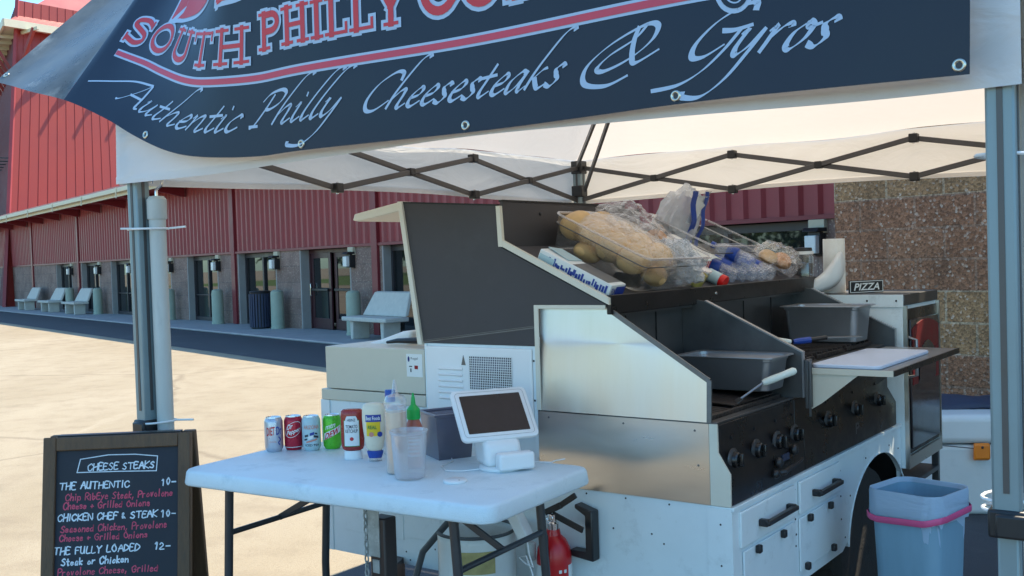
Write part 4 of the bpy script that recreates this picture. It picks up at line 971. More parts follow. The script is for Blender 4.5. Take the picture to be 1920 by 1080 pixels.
# ------------------------------------------------------------------ things on the table
def cam_rz(p): return math.atan2(p.x, p.y) * -1   # local -y turned to the camera
def ttop(name, label, cat, x, y, group=None, extra=0., z=TZ):
    p = tl(x, y, z); return thing(name, label, cat, tuple(p), cam_rz(p) + extra, group)
def wrap(mb, r, off=.0006, rot=0.):
    """text in x,y wrapped round a standing cylinder, centred on local -y; keeps z from y"""
    o = []
    for x, y, z in mb.v:
        a = x / r + rot; rr = r + off + z; o.append((rr * math.sin(a), -rr * math.cos(a), y))
    mb.v = o; return mb
def sub_text(mb): return mb
def fit(mb, x0, x1, y0, y1, rot=0., sk=0.):
    xs = [v[0] for v in mb.v]; ys = [v[1] for v in mb.v]; a, b, c, d = min(xs), max(xs), min(ys), max(ys)
    mb.v = [(x0 + (v[0] - a) / (b - a) * (x1 - x0), y0 + (v[1] - c) / max(1e-6, d - c) * (y1 - y0), v[2]) for v in mb.v]
    if rot: mb.v = [(v[0], v[1] + rot * (v[0] - (x0 + x1) / 2), v[2]) for v in mb.v]
    return mb
def patch(x0, x1, y0, y1, rot=0., nx=10, z=0.):
    return MB().grid(lambda u, v: (x0 + (x1 - x0) * u, y0 + (y1 - y0) * v + rot * (x1 - x0) * (u - .5), z), nx, 2)
CANP = [(.0235, 0), (.0265, .002), (.0285, .006), (.0325, .0135), (.0332, .018), (.0332, .108), (.0318, .1135), (.0275, .1225), (.0268, .1235)]
def can(label, x, y, body, extra=0.):
    t = ttop('soda_can', label, 'can', x, y, 'soda cans on the folding table', extra)
    obj('can_body', MB().lathe(CANP[1:-1], n=32), body, t, ang=50)
    obj('can_top', MB().lathe([(.0275, .1226), (.0272, .1250), (.0260, .1252), (.0250, .1225), (0, .1222)], n=32), 'alu', t)
    obj('pull_tab', MB().box(-.008, .008, -.014, .010, .1228, .1242), 'alu', t, bevel=.002)
    obj('can_base', MB().lathe([(.0225, .0), (.0240, .0), (.0264, .0021)], n=32), 'alu', t)
    return t
rc = .0332
c = can('silver soda can with red lettering, leftmost of the four', -.490, 1.575, 'silver')
obj('lettering', wrap(fit(text_mb('DIET', bold=.02), -.027, .004, .062, .092, .12), rc), 'inkred', c)
obj('lettering', wrap(fit(text_mb('Dr', bold=.02), .008, .030, .064, .094, .12), rc), 'inkblue', c)
obj('lettering', wrap(fit(text_mb('cola'), -.016, .008, .036, .044), rc), 'inkpink', c)
mb = MB(); ribbon(mb, dense(spline([(.018, .055), (.024, .045), (.016, .036), (.020, .028)], 4), 2), .004, 0); obj('squiggle', wrap(mb, rc), 'inkblue', c)
c = can('red soda can with a white oval, second from the left', -.435, 1.532, 'canred')
mb = MB(); ribbon(mb, el(0, .078, .031, .026, 0, 360, 40), .0016, 0); mb.v = [(v[0], v[1] + .35 * v[0], v[2]) for v in mb.v]; obj('oval', wrap(mb, rc), 'labelw', c)
obj('lettering', wrap(fit(text_mb('Dr', shear=.3, bold=.02), -.024, -.002, .080, .098, .3), rc), 'labelw', c)
obj('lettering', wrap(fit(text_mb('Pepper', shear=.3, bold=.02), -.026, .026, .060, .080, .3), rc), 'labelw', c)
obj('band', wrap(patch(-.05, .05, .0135, .0155), rc), 'labelw', c)
c = can('pale teal iced tea can with salmon lettering, third from the left', -.407, 1.468, 'canteal')
obj('lettering', wrap(fit(text_mb('ARIZONA', bold=.02), -.030, .030, .080, .094), rc), 'inkpink', c)
for (x0, x1, y0, y1, m_) in ((-.026, -.012, .052, .06, 'ink'), (-.012, .006, .044, .056, 'labelw'), (-.006, .010, .058, .068, 'inkblue'), (.008, .026, .048, .056, 'ink'), (-.020, .020, .035, .041, 'inkpink'), (-.028, -.016, .040, .046, 'ink'), (.012, .022, .060, .066, 'ink')):
    obj('picture_patch', wrap(patch(x0, x1, y0, y1, .25 * (1 if x0 < 0 else -1)), rc, .0006), m_, c)
obj('lettering', wrap(fit(text_mb('ICED TEA', bold=.015), -.024, .028, .018, .026), rc), 'ink', c)
c = can('bright green soda can with red slanted lettering, rightmost of the four', -.352, 1.418, 'cangreen')
obj('slash_patch', wrap(patch(-.034, .034, .050, .074, .45, 16), rc, .0005), 'labelw', c)
obj('lettering', wrap(fit(text_mb('DEW', shear=.3, bold=.03), -.030, .030, .049, .071, .45), rc, .0009), 'inkred', c)
obj('lettering', wrap(fit(text_mb('mtn', shear=.3, bold=.02), -.026, .012, .078, .094, .3), rc, .0009), 'labelw', c)

# ketchup: upside-down squeeze bottle on a white cap
def ellip_wrap(mb, rx, ry, off, zf=None):
    o = []
    for x, y, z in mb.v:
        k = zf(y) if zf else 1.
        a = x / (rx * k); o.append(((rx * k + off + z) * math.sin(a), -(ry * k + off + z) * math.cos(a), y))
    mb.v = o; return mb
c = ttop('ketchup_bottle', 'upside-down red ketchup bottle with white label on the folding table', 'bottle', -.455, 1.208, extra=R(-8))
kp = [(.026, .030), (.034, .034), (.038, .045), (.0395, .07), (.038, .11), (.039, .15), (.0375, .165), (.030, .171), (0, .172)]
obj('bottle_body', MB().lathe(kp, n=32, sx=1.02, sy=.62), 'ketchup', c, ang=60)
obj('bottle_cap', MB().lathe([(.029, 0), (.031, .002), (.030, .024), (.027, .0295), (0, .0296)], n=28, sx=1.02, sy=.66), 'whitep', c)
kf = lambda y: 1.0
lb = MB(); P = [(-.024, .048), (.024, .048), (.027, .125), (.024, .137), (.016, .1375), (.012, .148), (0, .153), (-.012, .148), (-.016, .1375), (-.024, .137), (-.027, .125)]
lb.grid(lambda u, v: (-.026 + .052 * u, .048 + .086 * v, 0), 10, 8); lb.grid(lambda u, v: ((-.021 + .006 * v * v) + (.042 - .012 * v * v) * u, .134 + .016 * v, 0.0), 8, 4)
lw = .0395
obj('label_edge', ellip_wrap(MB().grid(lambda u, v: (-.0285 + .057 * u, .0455 + .091 * v, 0), 10, 8), lw * 1.02, lw * .63, .0004), 'inkgreen', c)
obj('label', ellip_wrap(lb, lw * 1.02, lw * .63, .0010), 'labelw', c)
for tx_, y0, y1, x0, x1, m_ in (('HEINZ', .132, .141, -.014, .014, 'ink'), ('TOMATO', .108, .120, -.020, .020, 'ink'), ('KETCHUP', .093, .105, -.021, .021, 'ink')):
    obj('lettering', ellip_wrap(fit(text_mb(tx_, bold=.01), x0, x1, y0, y1), lw * 1.02, lw * .63, .0016), m_, c)
mb = MB(); disc(mb, (.0, .072), .0065, 0, 14); obj('tomato_mark', ellip_wrap(mb, lw * 1.02, lw * .63, .0016), 'inkred', c)
# mayonnaise
c = ttop('mayonnaise_bottle', 'upside-down cream mayonnaise bottle with blue cap and yellow label', 'bottle', -.448, 1.110, extra=R(-6))
mp_ = [(.022, .036), (.028, .044), (.034, .075), (.039, .115), (.041, .150), (.040, .175), (.036, .190), (.026, .197), (0, .198)]
obj('bottle_body', MB().lathe(mp_, n=32, sx=1.0, sy=.62), 'mayo', c, ang=60)
obj('bottle_cap', MB().lathe([(.022, .012), (.026, .024), (.028, .034), (.024, .0365), (0, .037)], n=28, sx=1., sy=.72), 'bluecap', c)
obj('cap_base', MB().lathe([(.021, 0), (.0225, .001), (.0215, .0118), (0, .0119)], n=28, sx=1., sy=.75), 'frost', c)
lw = .040
obj('label', ellip_wrap(MB().grid(lambda u, v: (-.026 + .048 * u, .088 + .048 * v, 0), 10, 6), lw, lw * .62, .0012, lambda y: .9 + .1 * min(1, (y - .07) / .07)), 'yellow', c)
obj('label_banner', ellip_wrap(MB().grid(lambda u, v: (-.029 + .055 * u, .136 + .024 * v, 0), 10, 4), lw, lw * .62, .0012), 'inkblue', c)
obj('lettering', ellip_wrap(fit(text_mb('Best Foods', bold=.02), -.026, .022, .142, .155), lw, lw * .62, .002), 'labelw', c)
obj('lettering', ellip_wrap(fit(text_mb('REAL', bold=.02), -.020, .010, .112, .124), lw, lw * .62, .002), 'inkgreen', c)
mb = MB(); disc(mb, (.020, .094), .009, 0, 16); obj('label_seal', ellip_wrap(mb, lw * .97, lw * .60, .002), 'inkblue', c)
mb = MB(); disc(mb, (-.008, .094), .008, 0, 16); obj('label_seal', ellip_wrap(mb, lw * .97, lw * .60, .002), 'inkpink', c)
# tall sauce squeeze bottle
c = ttop('squeeze_bottle', 'tall clear squeeze bottle of peach sauce with white nozzle lid', 'bottle', -.560, .905)
obj('bottle_body', MB().lathe([(.030, 0), (.034, .004), (.0345, .20), (.031, .215), (.029, .218)], n=32), 'frost', c)
obj('sauce', MB().lathe([(.029, .003), (.0325, .006), (.033, .196), (.0, .198)], n=32), 'sauce', c)
obj('nozzle_lid', MB().lathe([(.0345, .208), (.036, .212), (.036, .232), (.029, .246), (.013, .252), (.010, .256), (.0045, .295), (.003, .297), (0, .297)], n=28), 'frost', c)
# chilli sauce bottle, green cap
c = ttop('chilli_sauce_bottle', 'red chilli sauce bottle with green nozzle cap behind the clear tub', 'bottle', -.465, .915)
obj('bottle_body', MB().lathe([(.027, 0), (.030, .004), (.030, .115), (.028, .132), (.020, .152), (.014, .165), (.014, .172)], n=28), 'sri', c)
obj('label', wrap(patch(-.026, .026, .04, .105, 0, 12), .0300), 'labelw', c)
for k in range(5): obj('label_line', wrap(patch(-.02, .02, .048 + k * .012, .054 + k * .012, 0, 8), .0300, .0012), 'inkpink', c)
obj('nozzle_cap', MB().lathe([(.0205, .158), (.022, .162), (.0215, .190), (.016, .197), (.0085, .205), (.0065, .225), (.0025, .243), (0, .244)], n=24), 'greencap', c)
# clear tub in front
c = ttop('clear_tub', 'empty translucent deli tub at the front of the folding table', 'tub', -.600, .815)
obj('tub_wall', MB().lathe([(.0, .003), (.044, .003), (.047, .006), (.056, .140), (.059, .142), (.060, .150), (.0575, .150), (.0545, .140), (.0455, .009), (0, .0085)], n=36), 'frost', c, ang=50)
obj('lettering', wrap(fit(text_mb('MICRO'), .004, .040, .096, .106), .055, -.006), 'inkpink', c)
obj('lettering', wrap(fit(text_mb('SAFE'), .004, .038, .078, .088), .054, -.006), 'inkpink', c)
# dark tub
c = tthing('dark_tub', 'smoky grey plastic tub half full behind the tablet stand', 'tub', -.262, .945, TZ, R(-28))
def taper(x0, x1, y0, y1, z0, z1, dx, dy):
    return MB().add([(x0 + dx, y0 + dy, z0), (x1 - dx, y0 + dy, z0), (x1 - dx, y1 - dy, z0), (x0 + dx, y1 - dy, z0), (x0, y0, z1), (x1, y0, z1), (x1, y1, z1), (x0, y1, z1)],
                    [(0, 3, 2, 1), (0, 1, 5, 4), (1, 2, 6, 5), (2, 3, 7, 6), (3, 0, 4, 7)])
obj('tub_wall', taper(-.07, .07, -.075, .075, 0, .150, .012, .012), 'smoke', c, solid=.003, bevel=.008)
rm = MB()
for a in ((-.078, .078, -.083, -.071), (-.078, .078, .071, .083), (-.078, -.066, -.071, .071), (.066, .078, -.071, .071)): rm.box(*a, .146, .156)
obj('tub_rim', rm, 'smoke', c, bevel=.002)
obj('tub_contents', taper(-.061, .061, -.066, .066, .004, .062, .003, .003).add([(-.061, -.066, .062), (.061, -.066, .062), (.061, .066, .062), (-.061, .066, .062)], [(0, 1, 2, 3)]), 'black', c)
# blue capped spray bottle seen behind the squeeze bottle
c = ttop('small_bottle', 'clear bottle with blue cap just behind the squeeze bottle', 'bottle', -.325, 1.150)
obj('bottle_body', MB().lathe([(.026, 0), (.029, .003), (.029, .14), (.022, .165), (.013, .175), (.013, .185)], n=24), 'frost', c)
obj('bottle_cap', MB().lathe([(.017, .183), (.018, .185), (.018, .222), (.016, .225), (0, .2255)], n=20), 'bluecap', c)
c = ttop('white_disc', 'flat round white coaster-like reader lying on the table front', 'card reader', -.575, .655)
obj('puck', MB().lathe([(.034, 0), (.036, .002), (.036, .007), (.033, .009), (0, .0095)], n=32), 'whitep', c)
obj('puck_mark', MB().lathe([(.003, .0096), (0, .0102)], (.012, -.018, 0), 10), 'ink', c)

# tablet point of sale stand
pz = tl(-.345, .655, TZ)
c = thing('tablet_stand', 'white point-of-sale stand with a dark tilted tablet screen on the table', 'tablet', tuple(pz), R(20))
obj('base', MB().lathe([(.070, 0), (.073, .003), (.072, .010), (.066, .014), (0, .015)], (0, .0, 0), n=40, sx=.98, sy=.98), 'whitep', c)
nk = MB().prism([(-.062, .055, .012), (-.062, -.040, .012), (-.062, -.030, .085), (-.062, .075, .150), (-.062, .105, .150), (-.062, .075, .02)], (.124, 0, 0))
obj('neck', nk, 'whitep', c, bevel=.018, seg=4)
obj('card_reader_dock', MB().box(-.034, .086, -.086, -.038, .006, .060), 'whitep', c, bevel=.010, seg=4)
tt = R(43)
def tab(mb):   # x right, y up the slope, z out of the face
    mb.v = [tuple(Vector((v[0], .052 + v[1] * math.sin(tt) - v[2] * math.cos(tt) - .0, .168 + v[1] * math.cos(tt) + v[2] * math.sin(tt)))) for v in mb.v]; return mb
mb = MB(); o_ = []
for hx, hy, z in ((.105, .076, -.028), (.128, .096, -.012), (.131, .099, -.004), (.130, .098, .002), (.126, .094, .005)): o_.append([(x, y, z) for x, y in rrect(hx, hy, .018, 5)])
n = len(o_[0]); mb.add([p for r_ in o_ for p in r_], [(i * n + k, i * n + (k + 1) % n, (i + 1) * n + (k + 1) % n, (i + 1) * n + k) for i in range(4) for k in range(n)] + [tuple(range(4 * n, 5 * n)), tuple(range(n))[::-1]])
obj('tablet_case', tab(mb), 'whitep', c, ang=40)
mb = MB(); o2 = rrect(.104, .074, .003, 3); mb.add([(x, y, .0056) for x, y in o2], [tuple(range(len(o2)))]); obj('screen', tab(mb), 'screen', c)
mb = MB(); ribbon(mb, [(x, y) for x, y in rrect(.1175, .0865, .012, 4)] + [(.1175, .0745)], .0012, .0056); obj('case_groove', tab(mb), 'jamb', c)
mb = MB().tube([(.04, .075, .03), (.062, .06, .02), (.085, .03, .006), (.12, .03, .004), (.17, -.01, .004), (.19, .01, .004), (.23, .02, .004)], .0022, 6); obj('cord', mb, 'whitep', c)
cb = thing('charging_cable', 'thin white cable lying on the table between tub and tablet stand', 'cable', tuple(tl(-.40, .80, TZ)), TA)
obj('cord', MB().tube([(.10, .10, .003), (.06, .06, .003), (-.02, .04, .003), (-.07, -.02, .003), (-.05, -.07, .003), (.0, -.10, .003)], .0022, 6), 'whitep', cb)
SPAT = ((.448, -.020, 1.190), (.373, .070, 1.150), (.327, .130, 1.100))
UTIL = ((1.000, .300, 1.239), (1.051, .233, 1.231), (1.057, .224, 1.231), (1.099, .169, 1.237), (1.137, .117, 1.244), (1.169, .073, 1.244))
# ================================================================== FOOD TRAILER
TRL = thing('food_trailer', 'white food trailer with open charcoal lids, stainless end and black knob panels', 'food trailer', tuple(TO), TA)
YB = .024
def part(name, mb, mt, parent=None, **k): return obj(name, mb, mt, parent or TRL, **k)
def rivet(x, y, z, ax, r=.0042, mt='frame', par=None):
    pr_ = [(r, 0), (r * .8, r * .5), (0, r * .7)]
    mb = MB().lathe(pr_, n=8)
    if ax == 'x': mb.v = [(x - v[2], y + v[0], z + v[1]) for v in mb.v]
    else: mb.v = [(x + v[0], y - v[2], z + v[1]) for v in mb.v]
    return obj('rivet', mb, mt, par or TRL)
# side skin with the wheel arch cut in
cx, cz, rx, rz = 1.47, .40, .40, .325
arc = [(cx + rx * math.cos(R(a)), cz + rz * math.sin(R(a))) for a in range(176, 14, -6)]
poly = [(.0, .42), (.0, .79)] + [(1.795, .79), (1.795, cz + rz * math.sin(R(14)))] + arc[::-1] + [(1.06, .445), (1.0, .42)]
side_ = part('side_panel', MB().prism([(x, YB, z) for x, z in poly], (0, .02, 0)), 'white')
part('end_panel', MB().box(.0, .02, YB + .021, 1.85, .42, .806), 'white')
part('corner_angle', MB().box(-.0035, .0, YB - .001, .105, .42, .800).box(-.0035, .06, YB - .0035, YB - .001, .42, .79), 'white')
part('top_rail', MB().box(.001, 1.795, .016, .05, .791, .806), 'white', bevel=.002)
part('floor_pan', MB().box(.021, 1.02, .046, 1.83, .425, .44), 'wheelg')
part('rear_skin', MB().box(.021, 1.8, 1.83, 1.85, .42, 1.05), 'white')
part('arch_trim', MB().tube([(x, YB - .001, z) for x, z in arc] , .0035, 6), 'white')
part('wheel_arch', MB().grid(lambda u, v: (cx + (rx + .004) * math.cos(R(180 - 180 * u)), YB + .021 + .34 * v, cz + (rz + .004) * math.sin(R(180 * u))), 24, 2), 'wheelg')
part('arch_back', MB().box(1.02, 1.92, .365, .375, .1, .78), 'wheelg')
# wheel
wc = Vector((1.47, .17, .335))
ty = MB().lathe([(.20, -.085), (.27, -.098), (.315, -.088), (.330, -.06), (.333, 0), (.330, .06), (.315, .088), (.27, .098), (.20, .085)], n=40)
ty.v = [(wc.x + v[0], wc.y + v[2], wc.z + v[1]) for v in ty.v]; wh = part('wheel', ty, 'rubber')
rm = MB().lathe([(0, -.05), (.06, -.055), (.09, -.04), (.16, -.045), (.2, -.08), (.205, -.084), (.205, .08)], n=32); rm.v = [(wc.x + v[0], wc.y + v[2], wc.z + v[1]) for v in rm.v]; part('rim', rm, 'steeld', wh)
tr_ = MB()
for k in range(40):
    a = 2 * math.pi * k / 40
    for s in (-1, 1):
        c = Vector((wc.x + .331 * math.cos(a), wc.y + s * .035, wc.z + .331 * math.sin(a))); t = Vector((-math.sin(a), .5 * s, math.cos(a))).normalized()
        tr_.bar(c - t * .016, c + t * .016, .04, .012, (math.cos(a), 0, math.sin(a)))
part('tread', tr_, 'rubber', wh)
# drawers and doors
def front(name, x0, x1, z0, z1, th=.012, rad=.0):
    return part(name, MB().box(x0, x1, YB - th, YB - .0008, z0, z1), 'white', bevel=.004, seg=3)
def pull(par, x0, x1, z):
    part('handle', MB().bar((x0, -.018, z - .0), (x1, -.018, z + .0), .020, .016).box(x0, x0 + .022, -.020, YB - .0125, z - .012, z + .012).box(x1 - .022, x1, -.020, YB - .0125, z - .012, z + .012), 'black', par, bevel=.004)
for x0, x1, z0, z1, hx0, hx1 in ((.045, .500, .668, .782, .175, .430), (.545, .965, .668, .782, .655, .885)):
    d = front('drawer', x0, x1, z0, z1); pull(d, hx0, hx1, .722)
for x0, x1, z0, z1, la in ((.070, .500, .440, .652, ((.165, .640), (.375, .640))), (.545, .945, .462, .652, ((.625, .640), (.835, .640), (.59, .474), (.86, .474)))):
    d = front('door', x0, x1, z0, z1, .008)
    for x, z in la: part('latch', MB().box(x - .012, x + .012, -.002, YB - .0085, z - .013, z + .013), 'black', d, bevel=.004)
for x, z in ((.02, .76), (.02, .62), (.02, .5), (.52, .76), (.52, .655), (.52, .56), (.99, .74), (.99, .64), (.99, .55), (1.03, .47), (1.10, .62), (1.30, .735), (1.62, .735), (1.75, .70), (1.77, .62), (.525, .60)): rivet(x, YB - .0005, z, 'y')
# stainless end
low = part('lower_end_plate', MB().box(-.005, -.0005, .092, .745, .808, 1.064), 'steel')
prof = [(.738, 1.068), (.738, 1.428), (.456, 1.428), (.456, 1.418), (.092, 1.196), (.092, 1.068)]
up_ = MB()
# the upper plate is sheared inward, a tilt added so it mirrors more sky
up_.prism([(-.002, y, z) for y, z in prof], (.006, 0, 0)); up_.v = [(v[0] + (v[2] - 1.068) * .05, v[1], v[2]) for v in up_.v]
upper = part('upper_end_plate', up_, 'steelv')
part('plate_edge', MB().box(-.008, -.0021, .730, .748, 1.068, 1.437).box(-.008, -.0021, .456, .7299, 1.424, 1.437), 'rim', bevel=.001)
part('plate_edge', MB().bar((.017, .456, 1.421), (.006, .090, 1.198), .016, .006, (1, 0, 0)).bar((.006, .090, 1.200), (-.002, .090, 1.068), .016, .006, (1, 0, 0)), 'steeld')
wing = [(.0915, 1.064), (.064, 1.064), (.063, .975), (.023, .91), (.024, .808), (.0915, .808)]
part('end_wing', MB().prism([(-.004, y, z) for y, z in wing], (.008, 0, 0)), 'rim')
for y, z in ((.70, 1.045), (.60, .82), (.40, 1.045), (.14, 1.04), (.13, .93)): rivet(-.0052, y, z, 'x', .0038, 'steeld')
for y, z in ((.556, .793), (.402, .794), (.240, .792), (.453, .687), (.307, .687), (.263, .660), (.06, .75), (.06, .62), (.06, .50), (.85, .62), (1.0, .62), (1.25, .50), (1.40, .47), (1.38, .44), (1.66, .56), (.66, .60), (.25, .55)): rivet(-.0003 if y > .1 else -.0038, y, z, 'x', .0034)
# knob panels
cp = [(.062, 1.060), (.062, .975), (.026, .91), (.026, .808), (.09, .808), (.09, 1.060)]
def knob(par, x, z):
    b = MB().lathe([(.036, 0), (.036, .005), (.030, .008), (.0, .0085)], n=24); b.v = [(x + v[0], .0445 - v[2] - .0, z + v[1]) for v in b.v]
    kb = part('knob', b, 'steeld', par)
    g_ = MB().lathe([(.026, .008), (.025, .020), (.021, .024), (0, .025)], n=24); g_.v = [(x + v[0], .0445 - v[2], z + v[1]) for v in g_.v]; part('knob_body', g_, 'knob', kb)
    part('knob_grip', MB().box(x - .0055, x + .0055, .0445 - .038, .0445 - .024, z - .021, z + .021), 'knob', kb, bevel=.003)
for x0, x1, ks in ((.004, .630, (.062, .243, .421, .580)), (.634, 1.745, (.924, 1.235, 1.53))):
    c_ = part('knob_panel', MB().prism([(x0, y, z) for y, z in cp], (x1 - x0, 0, 0)), 'blackm', bevel=.002)
    for x in ks:
        knob(c_, x, .945)
        part('pilot_button', MB().lathe([(.006, 0), (.006, .004), (0, .005)], n=10).map(lambda v, x=x: Vector((x + .03 + v.x, .0615 - v.z, 1.01 + v.y))), 'black', c_)
# odd black lever and small badge on the panels
part('gas_lever', MB().tube([(.36, .028, .845), (.38, .0, .85), (.47, -.005, .862), (.54, .0, .868)], [.012, .010, .008, .006], 8).blob((.34, .015, .85), (.022, .014, .016), 6), 'black')
part('gas_knob', MB().blob((.50, .012, .905), (.02, .014, .02), 6), 'black')
part('gas_knob', MB().blob((.36, .012, .885), (.02, .014, .018), 6), 'black')
part('lever_tag', MB().box(.415, .47, .019, .0255, .878, .9), 'navy')
lg = fit(text_mb('P', bold=.02), 1.19, 1.235, .850, .895); lg.v = [(v[0], .0252, v[1]) for v in lg.v]; part('panel_badge', lg, 'steeld')
part('front_ledge', MB().box(.002, 1.75, .066, .10, 1.061, 1.069), 'steeld', bevel=.001)
# griddle
part('griddle_tray', MB().box(.006, .628, .101, .50, 1.02, 1.060), 'steeld')
gm = MB()
for k in range(20): gm.bar((.03 + k * .030, .112, 1.068), (.03 + k * .030, .495, 1.092), .016, .016)
gm.box(.015, .62, .106, .120, 1.061, 1.082); gm.box(.015, .62, .485, .498, 1.061, 1.100)
part('grill_grate', gm, 'griddle', bevel=.003)
pl_ = MB().prism([(.25, .12, 1.084), (.25, .47, 1.106), (.25, .47, 1.110), (.25, .12, 1.088)], (.34, 0, 0)); part('griddle_plate', pl_, 'griddle')
part('inner_left', MB().prism([(.005, y, z) for y, z in [(.50, 1.06), (.50, 1.432), (.46, 1.425), (.096, 1.190), (.096, 1.06)]], (.006, 0, 0)).map(lambda v: Vector((v.x + .002 + max(0, v.z - 1.068) * .05, v.y, v.z))), 'steeld')
# dividers
dv = [(.50, 1.061), (.50, 1.432), (.40, 1.416), (.027, 1.232), (.027, 1.070)]
for x in (.631, 1.752):
    d = part('divider', MB().prism([(x, y, z) for y, z in dv], (.012, 0, 0)), 'steeld')
    part('divider_edge', MB().bar((x + .006, .402, 1.4185), (x + .006, .024, 1.233), .022, .005, (0, 0, 1)).bar((x + .006, .0255, 1.236), (x + .006, .0255, 1.070), .020, .004, (0, 1, 0)), 'pan', d)
part('divider_lug', MB().box(.640, .690, .012, .022, 1.03, 1.205).box(.646, .652, .004, .012, 1.0, 1.20), 'steeld', bevel=.001)
part('back_wall', MB().box(.030, 1.76, .501, .52, 1.02, 1.46), 'steeld')
for x in (.20, .42, .92, 1.20, 1.5): part('wall_seam', MB().box(x - .002, x + .002, .497, .5005, 1.06, 1.43), 'black')
part('deck', MB().box(.646, 1.75, .101, .50, 1.02, 1.165), 'steeld')
part('deck_front', MB().box(.646, 1.75, .070, .1005, 1.07, 1.165), 'steeld')
gm = MB()
for k in range(3):
    x0 = .68 + k * .35
    for j in range(6): gm.bar((x0 + j * .06, .12, 1.185), (x0 + j * .06, .48, 1.185), .012, .014)
    for y in (.12, .30, .48): gm.bar((x0 - .01, y, 1.176), (x0 + .31, y, 1.176), .012, .014)
part('burner_grate', gm, 'griddle')
mb = MB()
for k in range(2):
    mb.lathe([(.05, 1.166), (.05, 1.178), (.03, 1.182), (0, 1.182)], (.86 + k * .35, .28, 0), 20)
part('burner', mb, 'blackm')
# hood: sloping roof with front lip, rim, and the raised back board
P0 = Vector((0, .455, 1.449)); P1 = Vector((0, .868, 1.646))
def sl3(x, s, n=0): 
    d = (P1 - P0).normalized(); nn = Vector((0, -d.z, d.y)); q = P0 + d * s + nn * n; return Vector((x, q.y, q.z))
SL = (P1 - P0).length
hd = MB()
o4 = [(0.004, 0), (2.03, 0)]
hd.prism([sl3(.004, 0, -.016), sl3(.004, SL, -.016), sl3(.004, SL, 0), sl3(.004, 0, 0)], (2.026, 0, 0)); part('hood_slope', hd, 'lid')
part('hood_lip', MB().box(.0, 2.03, .437, .455, 1.405, 1.470), 'blackm', bevel=.003)
part('hood_gutter', MB().box(.030, 2.028, .456, .50, 1.395, 1.428), 'steeld')
part('lip_bolt', MB().lathe([(.007, 0), (.006, .004), (0, .005)], n=10).map(lambda v: Vector((.80 + v.x, .4365 - v.z, 1.44 + v.y))), 'chrome')
rmb = MB().prism([(-.012, .4385, 1.438), (-.012, .873, 1.645), (-.012, .873, 1.668), (-.012, .4385, 1.461)], (.015, 0, 0))
part('hood_edge', rmb, 'rim')
part('hood_edge', MB().prism([(-.012, .873, 1.645), (-.012, .892, 1.646), (-.012, .898, 1.792), (-.012, .880, 1.792)], (.015, 0, 0)), 'rim')
bkb = part('hood_back', MB().prism([(.0035, .8735, 1.62), (.0035, .886, 1.62), (.0035, .8905, 1.806), (.0035, .878, 1.806)], (.855, 0, 0)), 'lid')
part('back_cap', MB().box(.0035, .86, .876, .896, 1.8065, 1.814), 'blackm')
part('hood_side_box', MB().box(.8605, 1.03, .90, .96, 1.60, 1.80), 'lid')
for x in (.235, .573): part('bolt', MB().lathe([(.007, 0), (.006, .004), (0, .005)], n=10).map(lambda v, x=x: Vector((x + v.x, .8765 - v.z, 1.767 + v.y))), 'black', bkb)
# big charcoal end lid
lp = [(1.352, 1.829), (.900, 1.790), (.894, 1.646), (.46, 1.436), (.749, 1.436), (.749, 1.292), (1.270, 1.293)]
lidp = [(1.352, 1.829), (.8985, 1.7935), (.893, 1.646), (.450, 1.436), (.749, 1.4365), (.749, 1.292), (1.270, 1.293)]
ld = part('end_lid', MB().prism([(-.003, y, z) for y, z in lidp], (.018, 0, 0)), 'lid')
part('lid_edge', MB().prism([(-.014, 1.352, 1.835), (-.014, 1.373, 1.835), (-.014, 1.293, 1.285), (-.014, 1.271, 1.285)], (.06, 0, 0)), 'rim', ld, bevel=.002)
part('lid_top_edge', MB().bar((.006, 1.352, 1.831), (.006, .90, 1.796), .02, .006, (0, 0, 1)), 'blackm', ld)
part('lid_fold', MB().bar((-.004, 1.268, 1.296), (-.004, .752, 1.357), .0045, .004, (1, 0, 0)).bar((-.004, 1.268, 1.302), (-.004, .752, 1.363), .002, .004, (1, 0, 0)), 'steeld', ld)
fb = part('lid_flap', MB().prism([(.0, 1.374, 1.835), (.0, 1.62, 1.800), (.0, 1.63, 1.775), (.0, 1.60, 1.770), (.0, 1.374, 1.800)], (.40, 0, 0)), 'rim', ld, bevel=.004)
# white vented plastic panel (back of the cooler box)
vp = part('vent_panel', MB().box(-.012, .0, .762, 1.255, .98, 1.282), 'whitep', bevel=.010, seg=4)
part('vent_core', MB().box(.0005, .35, .75, 1.264, .807, 1.291), 'white')
part('vent_frame', MB().box(-.004, .0, .746, .761, .9, 1.290), 'white')
part('vent_frame', MB().box(-.004, .0, 1.256, 1.266, .9, 1.290), 'white')
part('vent_recess', MB().box(-.0135, -.0125, .848, 1.041, 1.128, 1.250), 'blackm', vp)
gd = MB()
for k in range(24): gd.box(-.0155, -.014, .848 + k * .0084 - .0010, .848 + k * .0084 + .0010, 1.128, 1.250)
for k in range(15): gd.box(-.0165, -.0156, .848, 1.041, 1.128 + k * .0087 - .0011, 1.128 + k * .0087 + .0011)
part('vent_grille', gd, 'whitep', vp)
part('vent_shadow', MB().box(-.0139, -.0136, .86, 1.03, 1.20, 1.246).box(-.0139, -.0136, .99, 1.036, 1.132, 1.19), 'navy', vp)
for k in range(6): part('louver', MB().prism([(-.0122, 1.075, 1.205 - k * .022), (-.020, 1.075, 1.199 - k * .022), (-.0122, 1.075, 1.193 - k * .022)], (0, .115, 0)), 'whitep', vp)
part('thermometer', MB().prism([(-.0135, 1.070, 1.252), (-.0135, 1.060, 1.215), (-.0135, 1.080, 1.215)], (.002, 0, 0)), 'steeld', vp)
